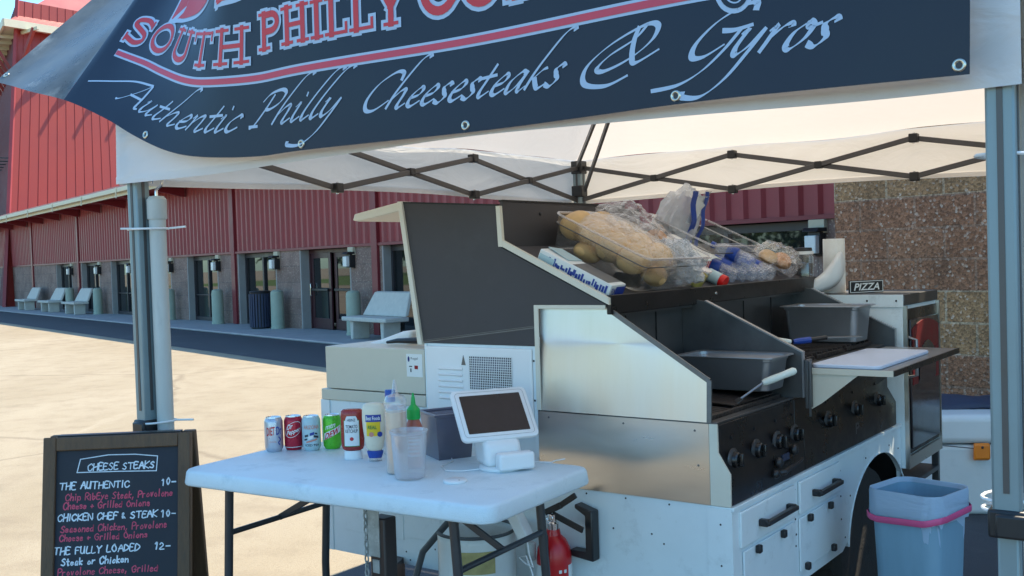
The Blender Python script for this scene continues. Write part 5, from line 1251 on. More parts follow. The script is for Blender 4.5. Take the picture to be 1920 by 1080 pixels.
for y, z in ((.757, 1.24), (.757, 1.10), (.757, 1.0)): rivet(-.004, y, z, 'x', .004, 'black')
part('panel_gap', MB().box(-.002, .0, .739, .7455, .81, 1.29), 'black')
# beige lid box and cabinet at the left
bb = part('beige_box', MB().box(-.006, .36, 1.268, 1.81, 1.094, 1.266), 'beige', bevel=.003)
part('beige_lid', MB().box(-.008, .36, 1.267, 1.84, 1.046, 1.090), 'beige', bevel=.003)
part('front_cabinet', MB().box(.001, .40, .75, 1.849, .807, 1.045), 'white', bevel=.003)
part('access_panel', MB().box(-.003, .0, 1.41, 1.74, .515, .64), 'white', bevel=.001)
part('access_panel', MB().box(-.003, .0, 1.22, 1.395, .53, .66), 'white', bevel=.001)
part('corner_angle', MB().box(-.0035, .0, 1.805, 1.851, .42, .806).box(-.0035, .0, 1.80, 1.85, .81, 1.044), 'white')
stk = part('sticker', MB().box(-.0072, -.0062, 1.278, 1.359, 1.160, 1.248), 'labelw', bb)
def xface(mb, y0, z0, x): mb.v = [(x, y0 - v[0], z0 + v[1]) for v in mb.v]; return mb
part('sticker_mark', xface(MB().box(.0, .010, 0, .012, 0, 0).box(.002, .008, -.004, .016, 0, .0001), 1.352, 1.222, -.0076), 'inkblue', stk)
part('sticker_text', xface(fit(text_mb('Regal'), 0, .036, 0, .012), 1.336, 1.224, -.0076), 'steeld', stk)
part('sticker_mark', xface(MB().box(0, .016, 0, .004, 0, 0).box(.006, .012, -.02, -.006, 0, .0001), 1.346, 1.198, -.0076), 'ink', stk)
part('sticker_mark', xface(MB().box(0, .018, .0, .014, 0, 0), 1.318, 1.190, -.0076), 'inkred', stk)
part('vent_cover', MB().prism([(.16, 1.80, 1.25), (.16, 1.50, 1.25), (.16, 1.48, 1.325), (.16, 1.54, 1.318), (.16, 1.66, 1.283)], (.26, 0, 0)), 'whitep', bevel=.02, seg=4)
part('vent_gasket', MB().tube([(.10, 1.34, 1.285), (.10, 1.36, 1.290), (.10, 1.50, 1.287), (.10, 1.56, 1.279)], [.012, .014, .010, .006], 8), 'black')
# fold-out shelf
sh = part('fold_shelf', MB().box(.690, 1.60, -.272, .022, 1.158, 1.170), 'pan', bevel=.001)
part('shelf_edge', MB().box(.686, .6895, -.275, .022, 1.150, 1.1715), 'rim', sh)
part('shelf_front', MB().box(.690, 1.602, -.279, -.2725, 1.151, 1.1715), 'blackm', sh)
part('shelf_bracket', MB().prism([(.692, .020, 1.157), (.692, -.16, 1.157), (.692, -.02, 1.045), (.692, .020, 1.02)], (.004, 0, 0)), 'rim', sh)
part('shelf_bracket', MB().prism([(1.45, .020, 1.157), (1.45, -.16, 1.157), (1.45, .020, 1.02)], (.004, 0, 0)), 'steeld', sh)
# oven cabinet
ov = part('oven_cabinet', MB().box(1.80, 2.36, .004, .48, .60, 1.335), 'white', bevel=.003)
part('oven_top', MB().box(1.797, 2.365, -.004, .484, 1.3355, 1.385), 'steeld', ov, bevel=.003)
part('oven_top_strip', MB().box(1.7935, 1.7965, .0, .48, 1.33, 1.386), 'white', ov)
for y in (.03, .16, .30, .44): rivet(1.7935, y, 1.358, 'x', .005, 'frame', ov)
part('oven_face', MB().box(1.812, 2.350, -.002, .0035, .66, 1.318), 'blackm', ov)
part('oven_jamb', MB().box(1.80, 1.812, -.014, .004, .60, 1.334).box(2.350, 2.362, -.014, .004, .60, 1.334).box(1.812, 2.35, -.013, .003, .60, .655), 'steel', ov)
dr = part('oven_door', MB().box(1.86, 2.335, -.012, -.0025, .68, 1.27), 'ovengl', ov, bevel=.004)
arcp = [(1.88 + .44 * (i / 16), 1.225 + .035 * math.sin(math.pi * i / 16)) for i in range(17)]
ar = MB().prism([(x, -.0125, z) for x, z in [(1.88, 1.12)] + arcp + [(2.32, 1.12)]], (0, -.004, 0)); part('oven_arch', ar, 'ovenred', dr)
part('oven_window', MB().prism([(x, -.0168, z) for x, z in [(1.97, .98), (1.97, 1.10)] + [(1.97 + .28 * i / 10, 1.10 + .06 * math.sin(math.pi * i / 10)) for i in range(1, 10)] + [(2.25, 1.10), (2.25, .98)]], (0, -.003, 0)), 'ovengl', dr)
part('oven_brick', MB().prism([(x, -.0125, z) for x, z in [(1.88, .97), (1.88, 1.118), (1.96, 1.118), (1.96, .97)]], (0, -.003, 0)).prism([(x, -.0125, z) for x, z in [(2.26, .97), (2.26, 1.118), (2.32, 1.118), (2.32, .97)]], (0, -.003, 0)), 'ovenred', dr)
part('oven_handle', MB().tube([(1.845, -.004, 1.19), (1.845, -.04, 1.18), (1.845, -.04, 1.02), (1.845, -.004, 1.01)], .008, 8), 'pan', dr)
for z in (1.22, 1.15, 1.06, 1.0): rivet(1.838, -.0025, z, 'y', .005, 'chrome', dr)
part('oven_shelf', MB().box(1.80, 2.36, -.0, .45, .50, .52).box(1.80, 1.83, .0, .03, .40, .50).box(2.33, 2.36, .0, .03, .40, .50).box(2.33, 2.36, .0, .03, .5205, .598), 'steeld')
part('oven_back', MB().box(1.80, 2.36, .45, .47, .521, .598), 'white')
# tongue, jack, hoses
part('tongue', MB().bar((.0, 1.45, .40), (-.75, 1.09, .40), .06, .09).bar((.0, .55, .40), (-.75, 1.05, .40), .06, .09), 'jack')
jk = part('jack', MB().box(-.485, -.425, 1.045, 1.115, .02, .75), 'jack', bevel=.006)
part('jack_plate', MB().box(-.489, -.4855, 1.066, 1.118, .62, .80).box(-.489, -.4855, 1.070, 1.100, .565, .61), 'rust', jk)
chn = MB()
for k in range(12):
    z = .80 - k * .024; chn.tube([(-.49 + .006 * math.cos(a) * (k % 2), 1.126 + .008 * math.cos(a) * (1 - k % 2), z + .015 * math.sin(a)) for a in [i * math.pi / 4 for i in range(9)]], .003, 5)
part('chain', chn, 'rust', jk)
part('jack_foot', MB().box(-.52, -.39, 1.01, 1.15, .0, .02), 'jack', jk)
part('hose', MB().tube([(-.10, 1.46, .60), (-.13, 1.45, .52), (-.16, 1.42, .42), (-.20, 1.42, .25), (-.28, 1.40, .05)], .0075, 8), 'cable')
part('hose', MB().tube([tl(0, 0, 0) * 0 + Vector(p) for p in [(-.20, .93, .74), (-.22, 1.0, .68), (-.26, 1.08, .58), (-.30, 1.10, .45), (-.34, 1.08, .25)]], .012, 10), 'cable')
gh = MB().prism([(-.006, .505, .575), (-.006, .505, .745), (-.006, .575, .765), (-.006, .575, .75), (-.006, .535, .728), (-.006, .535, .605), (-.006, .60, .607), (-.006, .60, .585)], (-.045, 0, 0))
part('hose_bracket', gh, 'black', bevel=.005)

# ================================================================== THINGS ON AND AROUND THE TRAILER
def hotel_pan(label, x0, x1, y0, y1, z0, z1):
    t = tthing('hotel_pan', label, 'pan', (x0 + x1) / 2, (y0 + y1) / 2, z0, 0, 'steel hotel pans on the trailer'); hx, hy, H = (x1 - x0) / 2, (y1 - y0) / 2, z1 - z0
    mb = MB(); lay = [(hx - .028, hy - .028, .0), (hx - .022, hy - .022, .004), (hx - .010, hy - .010, H - .018), (hx - .006, hy - .006, H - .015), (hx - .005, hy - .005, H - .003), (hx + .008, hy + .008, H), (hx + .010, hy + .010, H - .004)]
    rr_ = [[(x, y, z) for x, y in rrect(a, b, .028, 6)] for a, b, z in lay]; n = len(rr_[0])
    mb.add([p for q in rr_ for p in q], [(i * n + k, i * n + (k + 1) % n, (i + 1) * n + (k + 1) % n, (i + 1) * n + k) for i in range(len(lay) - 1) for k in range(n)] + [tuple(range(n))[::-1]])
    obj('pan_body', mb, 'pan', t, solid=.0016, ang=50); return t
hotel_pan('deep steel hotel pan on the near grill beside the white-handled spatula', .405, .612, .055, .415, 1.112, 1.232)
hotel_pan('deep steel hotel pan at the far right of the stove, before the white oven cabinet', 1.44, 1.66, .085, .43, 1.195, 1.352)
# spatula
t = tthing('spatula', 'white-handled steel spatula lying across the near grill', 'spatula', .44, .09, 1.12)
def rel(o, p): return Vector(p) - Vector((.44, .09, 1.12))
ha, hb, hc = [rel(t, p) for p in SPAT]
obj('handle', MB().tube([hb, hb.lerp(ha, .08), hb.lerp(ha, .3), hb.lerp(ha, .6), hb.lerp(ha, .92), ha], [.009, .0125, .0135, .0125, .0135, .008], 12), 'toolw', t)
obj('shaft', MB().tube([hb, hc], .004, 8), 'pan', t)
bl = MB(); d_ = (hc - hb).normalized(); sd_ = d_.cross(Vector((0, 0, 1))).normalized()
bl.prism([hc - sd_ * .03, hc + sd_ * .03, hc + d_ * .1 + sd_ * .036, hc + d_ * .1 - sd_ * .036], (0, 0, .0015)); obj('blade', bl, 'steeld', t)
t = tthing('steak_turner', 'blue and white handled turner lying on the far stove', 'turner', 1.1, .3, 1.2)
u = [Vector(p) - Vector((1.1, .3, 1.2)) for p in UTIL]
obj('handle', MB().tube([u[0], u[0].lerp(u[1], .3), u[1]], [.012, .016, .010], 10), 'toolw', t)
obj('grip_tape', MB().tube([u[2], u[2].lerp(u[3], .3), u[3]], [.010, .013, .013], 10), 'bluecap', t)
obj('shaft', MB().tube([u[3], u[4]], .009, 8), 'black', t)
obj('blade', MB().bar(u[4], u[5] + (u[5] - u[4]) * 1.5, .05, .003), 'steeld', t)
# cutting board
t = tthing('cutting_board', 'white plastic cutting board on the fold-out steel shelf', 'cutting board', 1.03, -.10, 1.1705)
mb = MB(); o_ = rrect(.325, .125, .03, 6); mb.prism([(x, y, 0) for x, y in o_], (0, 0, .014)); obj('board', mb, 'board_w', t, bevel=.004)
# box of film
def slope_thing(name, label, cat, x, s, group=None, rz=0.):
    p = sl3(x, s, .001); t = thing(name, label, cat, tuple(tl(p.x, p.y, p.z)), 0, group)
    t.rotation_euler = (Matrix.Rotation(TA, 3, 'Z') @ Matrix.Rotation(R(25.5), 3, 'X') @ Matrix.Rotation(rz, 3, 'Z')).to_euler(); return t
t = slope_thing('film_box', 'long white and blue cling film box lying along the sloping hood edge', 'box', .082, .020, rz=R(2))
obj('carton', MB().box(-.050, .050, 0, .31, 0, .048), 'labelw', t, bevel=.003)
rnd = random.Random(11)
mb = MB()
for k in range(26):
    y = .012 + k * .0112; mb.box(-.0512, -.0506, y, y + rnd.uniform(.006, .0113), .008 + rnd.uniform(0, .008), .018 + rnd.uniform(.004, .022))
obj('printed_panel', mb, 'inkblue', t)
obj('printed_panel', MB().box(-.0513, -.0507, .24, .305, .004, .034), 'canteal', t)
mb = MB().box(-.012, .050, -.0012, -.0006, .004, .040); obj('end_print', mb, 'inkblue', t)
lt = fit(text_mb('FILM', bold=.02), -.040, -.015, .012, .036); lt.v = [(v[0], -.0014, v[1]) for v in lt.v]; obj('lettering', lt, 'inkblue', t)
mb = MB().prism([(-.045, .02, .0485), (.045, .02, .0485), (.046, .17, .0485), (-.046, .17, .0485)], (0, 0, .0012)); obj('lid_strip', mb, 'steeld', t)
obj('torn_flap', MB().prism([(-.03, .20, .0495), (.046, .19, .0495), (.050, .285, .053), (-.01, .305, .054)], (0, 0, .002)), 'canteal', t)

# food bins
def food_bin(label, x, s, W_, D_, H_):
    t = slope_thing('food_bin', label, 'bin', x, s, 'clear food bins lying on the hood')
    mb = MB(); lay = [(W_ / 2 - .03, D_ / 2 - .03, .002), (W_ / 2 - .018, D_ / 2 - .018, .006), (W_ / 2 - .006, D_ / 2 - .006, H_ - .035), (W_ / 2, D_ / 2, H_ - .032), (W_ / 2 + .002, D_ / 2 + .002, H_)]
    rr_ = [[(a, b + D_ / 2, z) for a, b in rrect(p, q, .03, 6)] for p, q, z in lay]; n = len(rr_[0])
    mb.add([p for q in rr_ for p in q], [(i * n + k, i * n + (k + 1) % n, (i + 1) * n + (k + 1) % n, (i + 1) * n + k) for i in range(len(lay) - 1) for k in range(n)] + [tuple(range(n))[::-1]])
    obj('bin_wall', mb, 'clear', t, ang=50)
    e = MB(); e.tube([(a, b + D_ / 2, H_) for a, b in rrect(W_ / 2 + .006, D_ / 2 + .006, .034, 6)] + [(W_ / 2 + .006, D_ / 2 - .034 + D_ / 2, H_)], .0045, 6); obj('bin_rim', e, 'frost', t)
    e = MB(); e.tube([(a, b + D_ / 2, H_ - .034) for a, b in rrect(W_ / 2 + .001, D_ / 2 + .001, .032, 6)] + [(W_ / 2 + .001, D_ / 2 - .032 + D_ / 2, H_ - .034)], .0022, 6); obj('bin_ledge', e, 'steeld', t)
    return t
food_bin('clear bin full of bread rolls on the near end of the hood', .47, .02, .50, .42, .14)
food_bin('clear bin lying behind the blue-printed bread bag, without rolls', 1.22, .14, .48, .32, .13)
# bread rolls: two stacks of long rolls in the near bin, plus the bag around them
rnd = random.Random(5)
def roll(label, x, s, n, rad, rz, grp='bread rolls in the near bin', mt='bread', name='bread_roll'):
    p = sl3(x, s, n); t = MB()
    def shp(v): return v
    t.blob((0, 0, 0), rad, 12, .0)
    t.v = [(v[0] * (1 + .04 * math.sin(v[1] * 60)), v[1], v[2] * (1 if v[2] > 0 else .82) + .004 * math.sin(v[0] * 50 + x * 40)) for v in t.v]
    o = obj(name, t, mt); tag(o, label, 'roll', grp)
    o.matrix_world = Matrix.Translation(tl(p.x, p.y, p.z)) @ Matrix.Rotation(TA, 4, 'Z') @ Matrix.Rotation(R(25.5), 4, 'X') @ Matrix.Rotation(rz, 4, 'Z')
    return o
RL = []
for ci, x0 in enumerate((.325, .480)):
    for ri, s0 in enumerate((.395, .308, .220, .130)):
        nm = (('left', 'right')[ci], ('topmost', 'second', 'third', 'lowest')[ri])
        RL.append((x0 + .012 * (ri % 2), s0, .104 - .006 * ri, 'long pale roll, %s in the %s row of the near bin' % (nm[1], nm[0]), (.092, .061, .060)))
RL += [(.30, .30, .045, 'roll low against the left wall of the near bin, under the left row', (.075, .055, .042)), (.42, .075, .045, 'roll lying low at the front middle of the near bin', (.07, .045, .042)), (.42, .20, .045, 'roll half hidden beneath both rows in the near bin', (.08, .055, .042))]
for x, s, n_, lab, rad_ in RL: roll(lab, x, s, n_, rad_, R(rnd.uniform(-7, 7)))
def crumple_bag(name, label, x, s, n, rad, mt, seed, amp=.35, stretch=None, dens=18):
    rr = random.Random(seed); ph = [rr.uniform(0, 6.28) for _ in range(12)]
    mb = MB().blob((0, 0, 0), (1, 1, 1), dens)
    o = []
    for v in mb.v:
        v = Vector(v); k = 1 + amp * (.30 * math.sin(5 * v.x + ph[0]) * math.sin(6 * v.y + ph[1]) + .22 * math.sin(11 * v.z + ph[2]) * math.sin(9 * v.x + ph[3]) + .18 * math.sin(17 * v.y + ph[4] + 3 * v.z) + .22 * abs(math.sin(8 * v.z + 6 * v.x + ph[5])) + .12 * rr.uniform(-1, 1))
        q = Vector((v.x * rad[0] * k, v.y * rad[1] * k, v.z * rad[2] * k))
        if stretch: q = stretch(q, v)
        o.append(tuple(q))
    mb.v = o
    t = obj(name, mb, mt, ang=180 if amp < .3 else 40); tag(t, label, 'bag')
    p = sl3(x, s, n)
    t.matrix_world = Matrix.Translation(tl(p.x, p.y, p.z)) @ Matrix.Rotation(TA, 4, 'Z') @ Matrix.Rotation(R(25.5), 4, 'X')
    return t
crumple_bag('roll_bag', 'clear bag wrapped round the bread rolls in the near bin', .385, .235, .105, (.155, .225, .082), 'film', 2, .16)
crumple_bag('plastic_bag', 'crumpled clear bag bulging from the bin right of the rolls', .56, .33, .13, (.10, .13, .085), 'film', 4, .45)
crumple_bag('plastic_bag', 'scrunched white-glinting plastic bag in front of the near bin', .60, .10, .085, (.062, .105, .075), 'crumple', 6, .5)
BAG = crumple_bag('bread_bag', 'tall white bread bag with blue printed stripes standing in the far bin', 1.12, .40, .135, (.125, .08, .150), 'whitefilm', 8, .30)
st3 = MB()
for k, (x0, w_, sh_) in enumerate(((-.040, .050, .55), (.050, .036, .4))):
    st3.grid(lambda u, v: (x0 + w_ * (u - .5) + sh_ * .28 * (.5 - v), -.075 - .012 * math.sin(3.1 * v) - .006 * math.sin(14 * v + k), -.13 + .30 * v), 3, 14)
obj('printed_stripe', st3, 'bluecap', BAG)
wp = MB().grid(lambda u, v: (-.075 + .10 * u + .02 * v, -.070 - .012 * math.sin(3 * u) - .004 * math.sin(20 * v), .02 + .13 * v), 6, 6); obj('white_print', wp, 'labelw', BAG)
wp = MB().grid(lambda u, v: (.04 + .06 * u - .02 * v, -.055 - .008 * math.sin(3 * u) - .004 * math.sin(20 * v), .03 + .14 * v), 6, 6); obj('white_print', wp, 'frost', BAG)
roll('round brown seeded roll in the clear bag at the right side of the near bin', .66, .24, .12, (.045, .045, .035), 0, 'rolls in clear bags', 'cookie', 'bread_roll')
roll('pale roll beneath the brown roll in the clear bag', .62, .27, .07, (.055, .05, .04), .4, 'rolls in clear bags', 'bread', 'bread_roll')
crumple_bag('plastic_bag', 'clear bag around the brown roll at the right of the near bin', .655, .25, .10, (.075, .085, .07), 'film', 9, .35)
# small things along the lip
t = slope_thing('food_cup', 'small tub of yellow relish behind the hood lip', 'cup', .745, .055)
obj('cup_wall', MB().lathe([(.030, 0), (.042, .07), (.045, .072)], n=24), 'clear', t); obj('relish', MB().lathe([(.028, .002), (.038, .055), (.02, .062), (0, .064)], n=20), 'yellowf', t)
obj('cup_lid', MB().lathe([(.046, .073), (.046, .079), (0, .081)], n=24), 'frost', t)
t = slope_thing('paper_sheet', 'white sheet of foam wrap lying between the two food bins', 'paper', .93, .12)
obj('sheet', MB().grid(lambda u, v: (-.10 + .17 * u + .06 * (1 - v), .20 * v, .055 + .03 * math.sin(2.4 * u) + .02 * v), 10, 8), 'paper', t, solid=.003)
t = slope_thing('sauce_jar', 'small jar with bright red lid lying behind the hood lip', 'jar', .915, .030)
j = MB().lathe([(.024, 0), (.027, .003), (.027, .060), (.021, .068)], n=20); j.v = [(v[0], v[2], v[1] + .028) for v in j.v]; obj('jar_body', j, 'canteal', t)
j = MB().lathe([(.026, -.024), (.027, -.022), (.027, -.001), (0, .0)], n=20); j.v = [(v[0], v[2], v[1] + .028) for v in j.v]; obj('jar_lid', j, 'redcap', t)
t = slope_thing('seasoning_packet', 'red and white striped packet leaning behind the red-lidded jar', 'packet', .90, .105)
obj('packet', MB().box(-.035, .035, 0, .012, 0, .085), 'labelw', t, bevel=.004)
mb = MB()
for k in range(4): mb.box(-.030 + k * .017, -.022 + k * .017, -.0008, -.0002, .005, .08)
obj('stripes', mb, 'inkred', t)
def water_bottle(label, x, s, n, rz):
    t = slope_thing('water_bottle', label, 'bottle', x, s, 'water bottles on the hood', rz)
    def lay(mb): mb.v = [(v[0], v[2], v[1] + .032 + n) for v in mb.v]; return mb
    obj('bottle_body', lay(MB().lathe([(.024, 0), (.031, .006), (.0315, .03), (.030, .035), (.0315, .04), (.0315, .075), (.030, .08), (.0315, .085), (.0315, .13), (.027, .155), (.014, .178), (.0125, .19)], n=20)), 'water', t, ang=60)
    obj('label', lay(MB().lathe([(.0322, .078), (.0322, .125)], n=20)), 'bluecap', t)
    obj('cap', lay(MB().lathe([(.0145, .188), (.015, .190), (.015, .203), (.013, .206), (0, .2062)], n=16)), 'bluecap', t)
    return t
for i, (x, s, n, rz, lab) in enumerate(((1.10, .045, 0, .30, 'water bottle nearest the red-lidded jar, blue label showing'), (1.19, .040, 0, .16, 'second water bottle from the red-lidded jar'), (1.28, .035, 0, .10, 'third water bottle from the red-lidded jar'),
                                       (1.37, .030, 0, .05, 'fourth water bottle from the red-lidded jar'), (1.46, .030, 0, -.02, 'water bottle next to the bagged sandwich rolls'), (1.235, .05, .055, .12, 'water bottle lying on top of the others'))): water_bottle(lab, x, s, n, rz)
for i, (x, s, n, lab) in enumerate(((1.66, .16, .06, 'tan sandwich roll in the far bag on the hood'), (1.74, .12, .055, 'darker sandwich roll beside the black-lidded jar'))): roll(lab, x, s, n, (.08, .045, .035), .5, 'rolls in clear bags', 'bread' if i == 0 else 'cookie')
crumple_bag('plastic_bag', 'clear bag of sandwich rolls right of the water bottles', 1.70, .13, .06, (.13, .11, .07), 'film', 14, .3)
p = sl3(1.93, .06, 0)
t = tthing('jar', 'clear jar with white collar and black lid beside the paper towel roll', 'jar', p.x, p.y, p.z - .01)
obj('jar_body', MB().lathe([(.048, 0), (.052, .004), (.052, .10), (.046, .112)], n=28), 'clear', t); obj('jar_contents', MB().lathe([(.045, .02), (.048, .07), (0, .075)], n=20), 'steeld', t)
obj('jar_collar', MB().lathe([(.050, .112), (.052, .114), (.052, .128), (0, .129)], n=28), 'whitep', t); obj('jar_lid', MB().lathe([(.044, .1292), (.046, .131), (.044, .146), (0, .148)], n=28), 'black', t)
# paper towel, scoop, pizza sign on the oven cabinet
t = tthing('paper_towel', 'upright white paper towel roll on the oven cabinet', 'paper towel', 2.06, .40, 1.386)
obj('roll', MB().lathe([(.019, 0), (.051, 0), (.052, .002), (.052, .262), (.051, .264), (.019, .264), (.019, 0)], n=40), 'paper', t, ang=40)
obj('core', MB().lathe([(.018, .001), (.018, .2635)], n=24), 'bread', t)
t = tthing('foam_plate', 'white foam plate leaning against the paper towel roll', 'plate', 1.93, .385, 1.388, R(-50))
pm = MB(); A_ = [(-.115, .0), (-.085, .055), (-.03, .095), (.02, .15), (.055, .195), (.075, .185), (.083, .13), (.07, .075), (.03, .03), (-.03, .008), (-.08, -.006)]
A_ = [tuple(p) for p in spline(A_ + [A_[0]], 5)]
cm = (-.0, .08)
vs = [(cm[0], -.02, cm[1])] + [(cm[0] + (x - cm[0]) * .6, -.012, cm[1] + (z - cm[1]) * .6) for x, z in A_] + [(x, .004, z) for x, z in A_]
n = len(A_); pm.add(vs, [(0, 1 + k, 1 + (k + 1) % n) for k in range(n)] + [(1 + k, 1 + n + k, 1 + n + (k + 1) % n, 1 + (k + 1) % n) for k in range(n)]); obj('plate', pm, 'platep', t, solid=.003, ang=60)
t = tthing('pizza_sign', 'small black PIZZA plate standing on the oven cabinet edge', 'sign', 1.99, .225, 1.386, R(-30))
obj('plate', MB().box(-.105, .105, -.004, .004, 0, .062), 'black', t, bevel=.003)
fr = MB(); fr.box(-.100, .100, -.0052, -.0042, .004, .007); fr.box(-.100, .100, -.0052, -.0042, .055, .058); fr.box(-.100, -.097, -.0052, -.0042, .0071, .0549); fr.box(.097, .100, -.0052, -.0042, .0071, .0549); obj('plate_border', fr, 'labelw', t)
lt = fit(text_mb('PIZZA', shear=.25, bold=.02), -.078, .078, .014, .048); lt.v = [(v[0], -.0046, v[1]) for v in lt.v]; obj('lettering', lt, 'labelw', t)

# fire extinguisher, propane tank, plug
t = tthing('fire_extinguisher', 'red fire extinguisher mounted on the trailer end under the table edge', 'extinguisher', -.085, .640, .22)
obj('cylinder', MB().lathe([(.055, 0), (.060, .006), (.060, .36), (.056, .395), (.042, .425), (.026, .44), (.022, .46), (0, .461)], n=32), 'extred', t)
obj('label', MB().lathe([(.0606, .20), (.0606, .345)], n=32), 'labelw', t)
obj('label_panel', wrap(patch(-.085, -.005, .262, .352, 0, 10), .060, .0012, .0), 'extred', t)
for k in range(3):
    for q_ in range(2): obj('label_icon', wrap(patch(-.043 + q_ * .018, -.033 + q_ * .018, .275 + k * .024, .286 + k * .024, 0, 3), .060, .002), 'labelw', t)
obj('label_icon', wrap(patch(-.03, .0, .215, .25, 0, 4), .0606, .0008), 'inkblue', t)
obj('valve', MB().lathe([(.020, .455), (.020, .48), (.014, .485), (.014, .51), (0, .511)], n=16), 'chrome', t)
obj('lever', MB().bar((-.0, .03, .512), (.0, -.035, .545), .022, .012, (1, 0, 0)).bar((0, -.03, .542), (0, -.095, .585), .020, .009, (1, 0, 0)).bar((.0, .0, .51), (.0, -.12, .470), .020, .010, (1, 0, 0)), 'black', t, bevel=.002)
obj('safety_pin', MB().tube([(-.02 + .0, .012 * math.cos(a), .500 + .012 * math.sin(a)) for a in [i * math.pi / 8 for i in range(17)]], .002, 6), 'chrome', t)
t = tthing('propane_tank', 'white propane tank with open collar standing behind the table leg', 'gas tank', -.20, .885, .0)
obj('tank_body', MB().lathe([(.10, .0), (.10, .04), (.14, .07), (.152, .12), (.153, .38), (.150, .42), (.135, .47), (.10, .505), (.05, .52), (0, .525)], n=40), 'tank', t)
def clr(u, v):
    a = R(-215) + R(290) * u; return (.135 * math.cos(a), .135 * math.sin(a), .47 + .205 * v)
cl_ = MB(); nu = 40; 
cl_.grid(clr, nu, 8)
obj('collar', cl_, 'tank', t, solid=.004, ang=60)
obj('collar_rim', MB().tube([clr(i / 40, 1) for i in range(41)], .006, 8), 'cable', t)
obj('valve', MB().lathe([(.025, .52), (.025, .60), (.034, .605), (.034, .63), (0, .632)], n=16), 'gold', t)
a0 = R(180)
def gw(u, v): a = R(195) + R(50) * u; return (.1395 * math.cos(a), .1395 * math.sin(a), .555 + .075 * v)
obj('hand_hole', MB().grid(gw, 10, 2), 'gold', t)
for k in range(3): obj('rib', MB().lathe([(.1535, .36 + k * .035 - .006), (.1555, .36 + k * .035), (.1535, .36 + k * .035 + .006)], n=40), 'tank', t)
t = tthing('power_plug', 'white plug adaptor hanging with white cord between tank and extinguisher', 'plug', -.17, .715, .70)
mb = MB().box(-.022, .022, -.022, .022, -.045, .045); rotm = Matrix.Rotation(R(-32), 3, 'X')
mb.v = [tuple(rotm @ Vector(v)) for v in mb.v]; obj('plug_body', mb, 'whitep', t, bevel=.006)
obj('socket', MB().lathe([(.016, -.12), (.018, -.115), (.018, -.065), (.014, -.06), (0, -.06)], (.03, -.018, 0), 16), 'rust', t)
obj('cord', MB().tube([(0, -.025, -.04), (-.01, -.04, -.09), (-.01, -.055, -.13), (-.005, -.02, -.125), (.0, .01, -.11), (0, -.02, -.10), (-.01, -.05, -.15), (-.01, -.07, -.22)], .0028, 6), 'whitep', t)
obj('strap', MB().tube([(.02, -.06, .08), (.015, -.075, .02), (.02, -.09, -.03), (.02, -.085, -.3)], .008, 8), 'black', t)

# ------------------------------------------------------------------ trash bin
t = thing('trash_bin', 'tall grey-blue trash bin with clear liner and pink drawstring before the trailer wheel', 'trash bin', (1.43, 3.655, 0), R(-49))
def rring(hx, hy, r, z, k=6, wob=0., ph=0.):
    return [(x + wob * abs(math.sin(7 * math.atan2(y, x) + ph)) * x * 6, y + wob * abs(math.sin(9 * math.atan2(y, x) + ph)) * y * 6, z) for x, y in rrect(hx, hy, r, k)]
def loft(rings, cap0=True, cap1=False):
    mb = MB(); n = len(rings[0]); mb.add([p for q in rings for p in q], [(i * n + k, i * n + (k + 1) % n, (i + 1) * n + (k + 1) % n, (i + 1) * n + k) for i in range(len(rings) - 1) for k in range(n)])
    if cap0: mb.f.append(tuple(range(n))[::-1])
    if cap1: mb.f.append(tuple(range((len(rings) - 1) * n, len(rings) * n)))
    return mb
obj('bin_body', loft([rring(.100, .100, .045, .0), rring(.104, .104, .047, .01), rring(.130, .130, .056, .725), rring(.126, .126, .054, .725), rring(.100, .100, .045, .02)]), 'bin', t, ang=50)
lin = [rring(.1315, .1315, .057, .640, 12, .010, .5), rring(.1345, .1345, .057, .655, 12, .012, 1.2), rring(.132, .132, .057, .690, 12, .012, 2.), rring(.136, .136, .058, .728, 12, .004, 0), rring(.135, .135, .058, .742, 12, .002, 0), rring(.127, .127, .054, .740, 12, .004, 0), rring(.119, .119, .050, .66, 12, .018, 1.), rring(.113, .113, .05, .58, 12, .022, .3), rring(.100, .100, .045, .42, 12, .03, 2.)]
for r_ in lin[:4]:
    for q_ in range(len(r_)):
        x, y, z = r_[q_]; w_ = .006 * math.sin(23 * math.atan2(y, x) + 40 * z) + .004 * math.sin(41 * math.atan2(y, x)); r_[q_] = (x, y, z + (w_ if z < .72 else 0))
obj('liner', loft(lin, False, True), 'liner', t, ang=80)
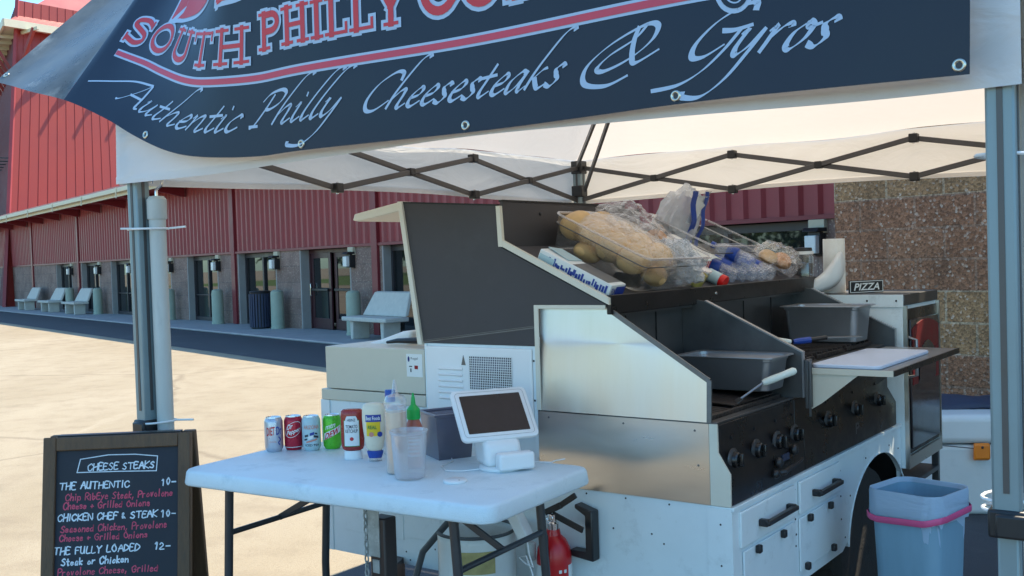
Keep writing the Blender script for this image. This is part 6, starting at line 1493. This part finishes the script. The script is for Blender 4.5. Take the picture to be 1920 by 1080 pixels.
bn = [rring(.1405, .1405, .060, .646, 12, .006, .8), rring(.1425, .1425, .060, .649, 12, .006, .8), rring(.1425, .1425, .060, .666, 12, .006, .8), rring(.1405, .1405, .060, .669, 12, .006, .8)]
bn = [[(x, y, z - .016 * math.cos(math.atan2(y, x) + 2.2) + .004 * math.sin(7 * math.atan2(y, x))) for x, y, z in r_] for r_ in bn]
obj('drawstring', loft(bn, False), 'band', t, ang=60)
t = thing('rubber_mat', 'black rubber mat on the ground beside the right canopy leg', 'mat', (1.95, 3.75, .006), R(-20))
obj('mat', MB().prism([(x, y, 0) for x, y in rrect(.42, .42, .04, 5)], (0, 0, .012)), 'rubber', t)

# ------------------------------------------------------------------ big white cooler at right
t = thing('cooler', 'large white cooler chest with orange latch standing by the block wall', 'cooler', (2.98, 6.02, 0), R(-8))
obj('cooler_body', MB().prism([(-.50, -.02, .0), (-.50, .50, .0), (-.52, .52, .42), (-.52, -.04, .42)], (1.0, 0, 0)), 'cooler', t, bevel=.03, seg=4)
obj('cooler_lid', MB().box(-.53, .50, -.055, .53, .428, .60), 'cooler', t, bevel=.04, seg=5)
obj('latch', MB().prism([(-.30, -.05, .33), (-.30, -.085, .345), (-.30, -.085, .43), (-.30, -.06, .44)], (.09, 0, 0)), 'orange', t, bevel=.008)
obj('latch_pin', MB().lathe([(.008, 0), (.006, .004), (0, .005)], n=10).map(lambda v: Vector((-.255 + v.x, -.0855 - v.z, .415 + v.y))), 'black', t)
obj('lid_rope', MB().tube([(-.5, -.058, .425), (-.36, -.06, .412), (-.30, -.064, .405)], .003, 6), 'cable', t)
obj('cooler_skid', MB().box(-.5, .48, -.0, .5, -.0, .012), 'black', t)
t = thing('tarp', 'folded dark blue cover draped over the back of the white cooler', 'tarp', (2.93, 6.38, .60), R(-8))
tm = MB().grid(lambda u, v: (-.55 + 1.05 * u, -.18 + .34 * v, .005 + .055 * math.sin(math.pi * v) * (1 - .3 * u) + .008 * math.sin(17 * u + 5 * v)), 24, 8); obj('cover', tm, 'navy', t, solid=.02)
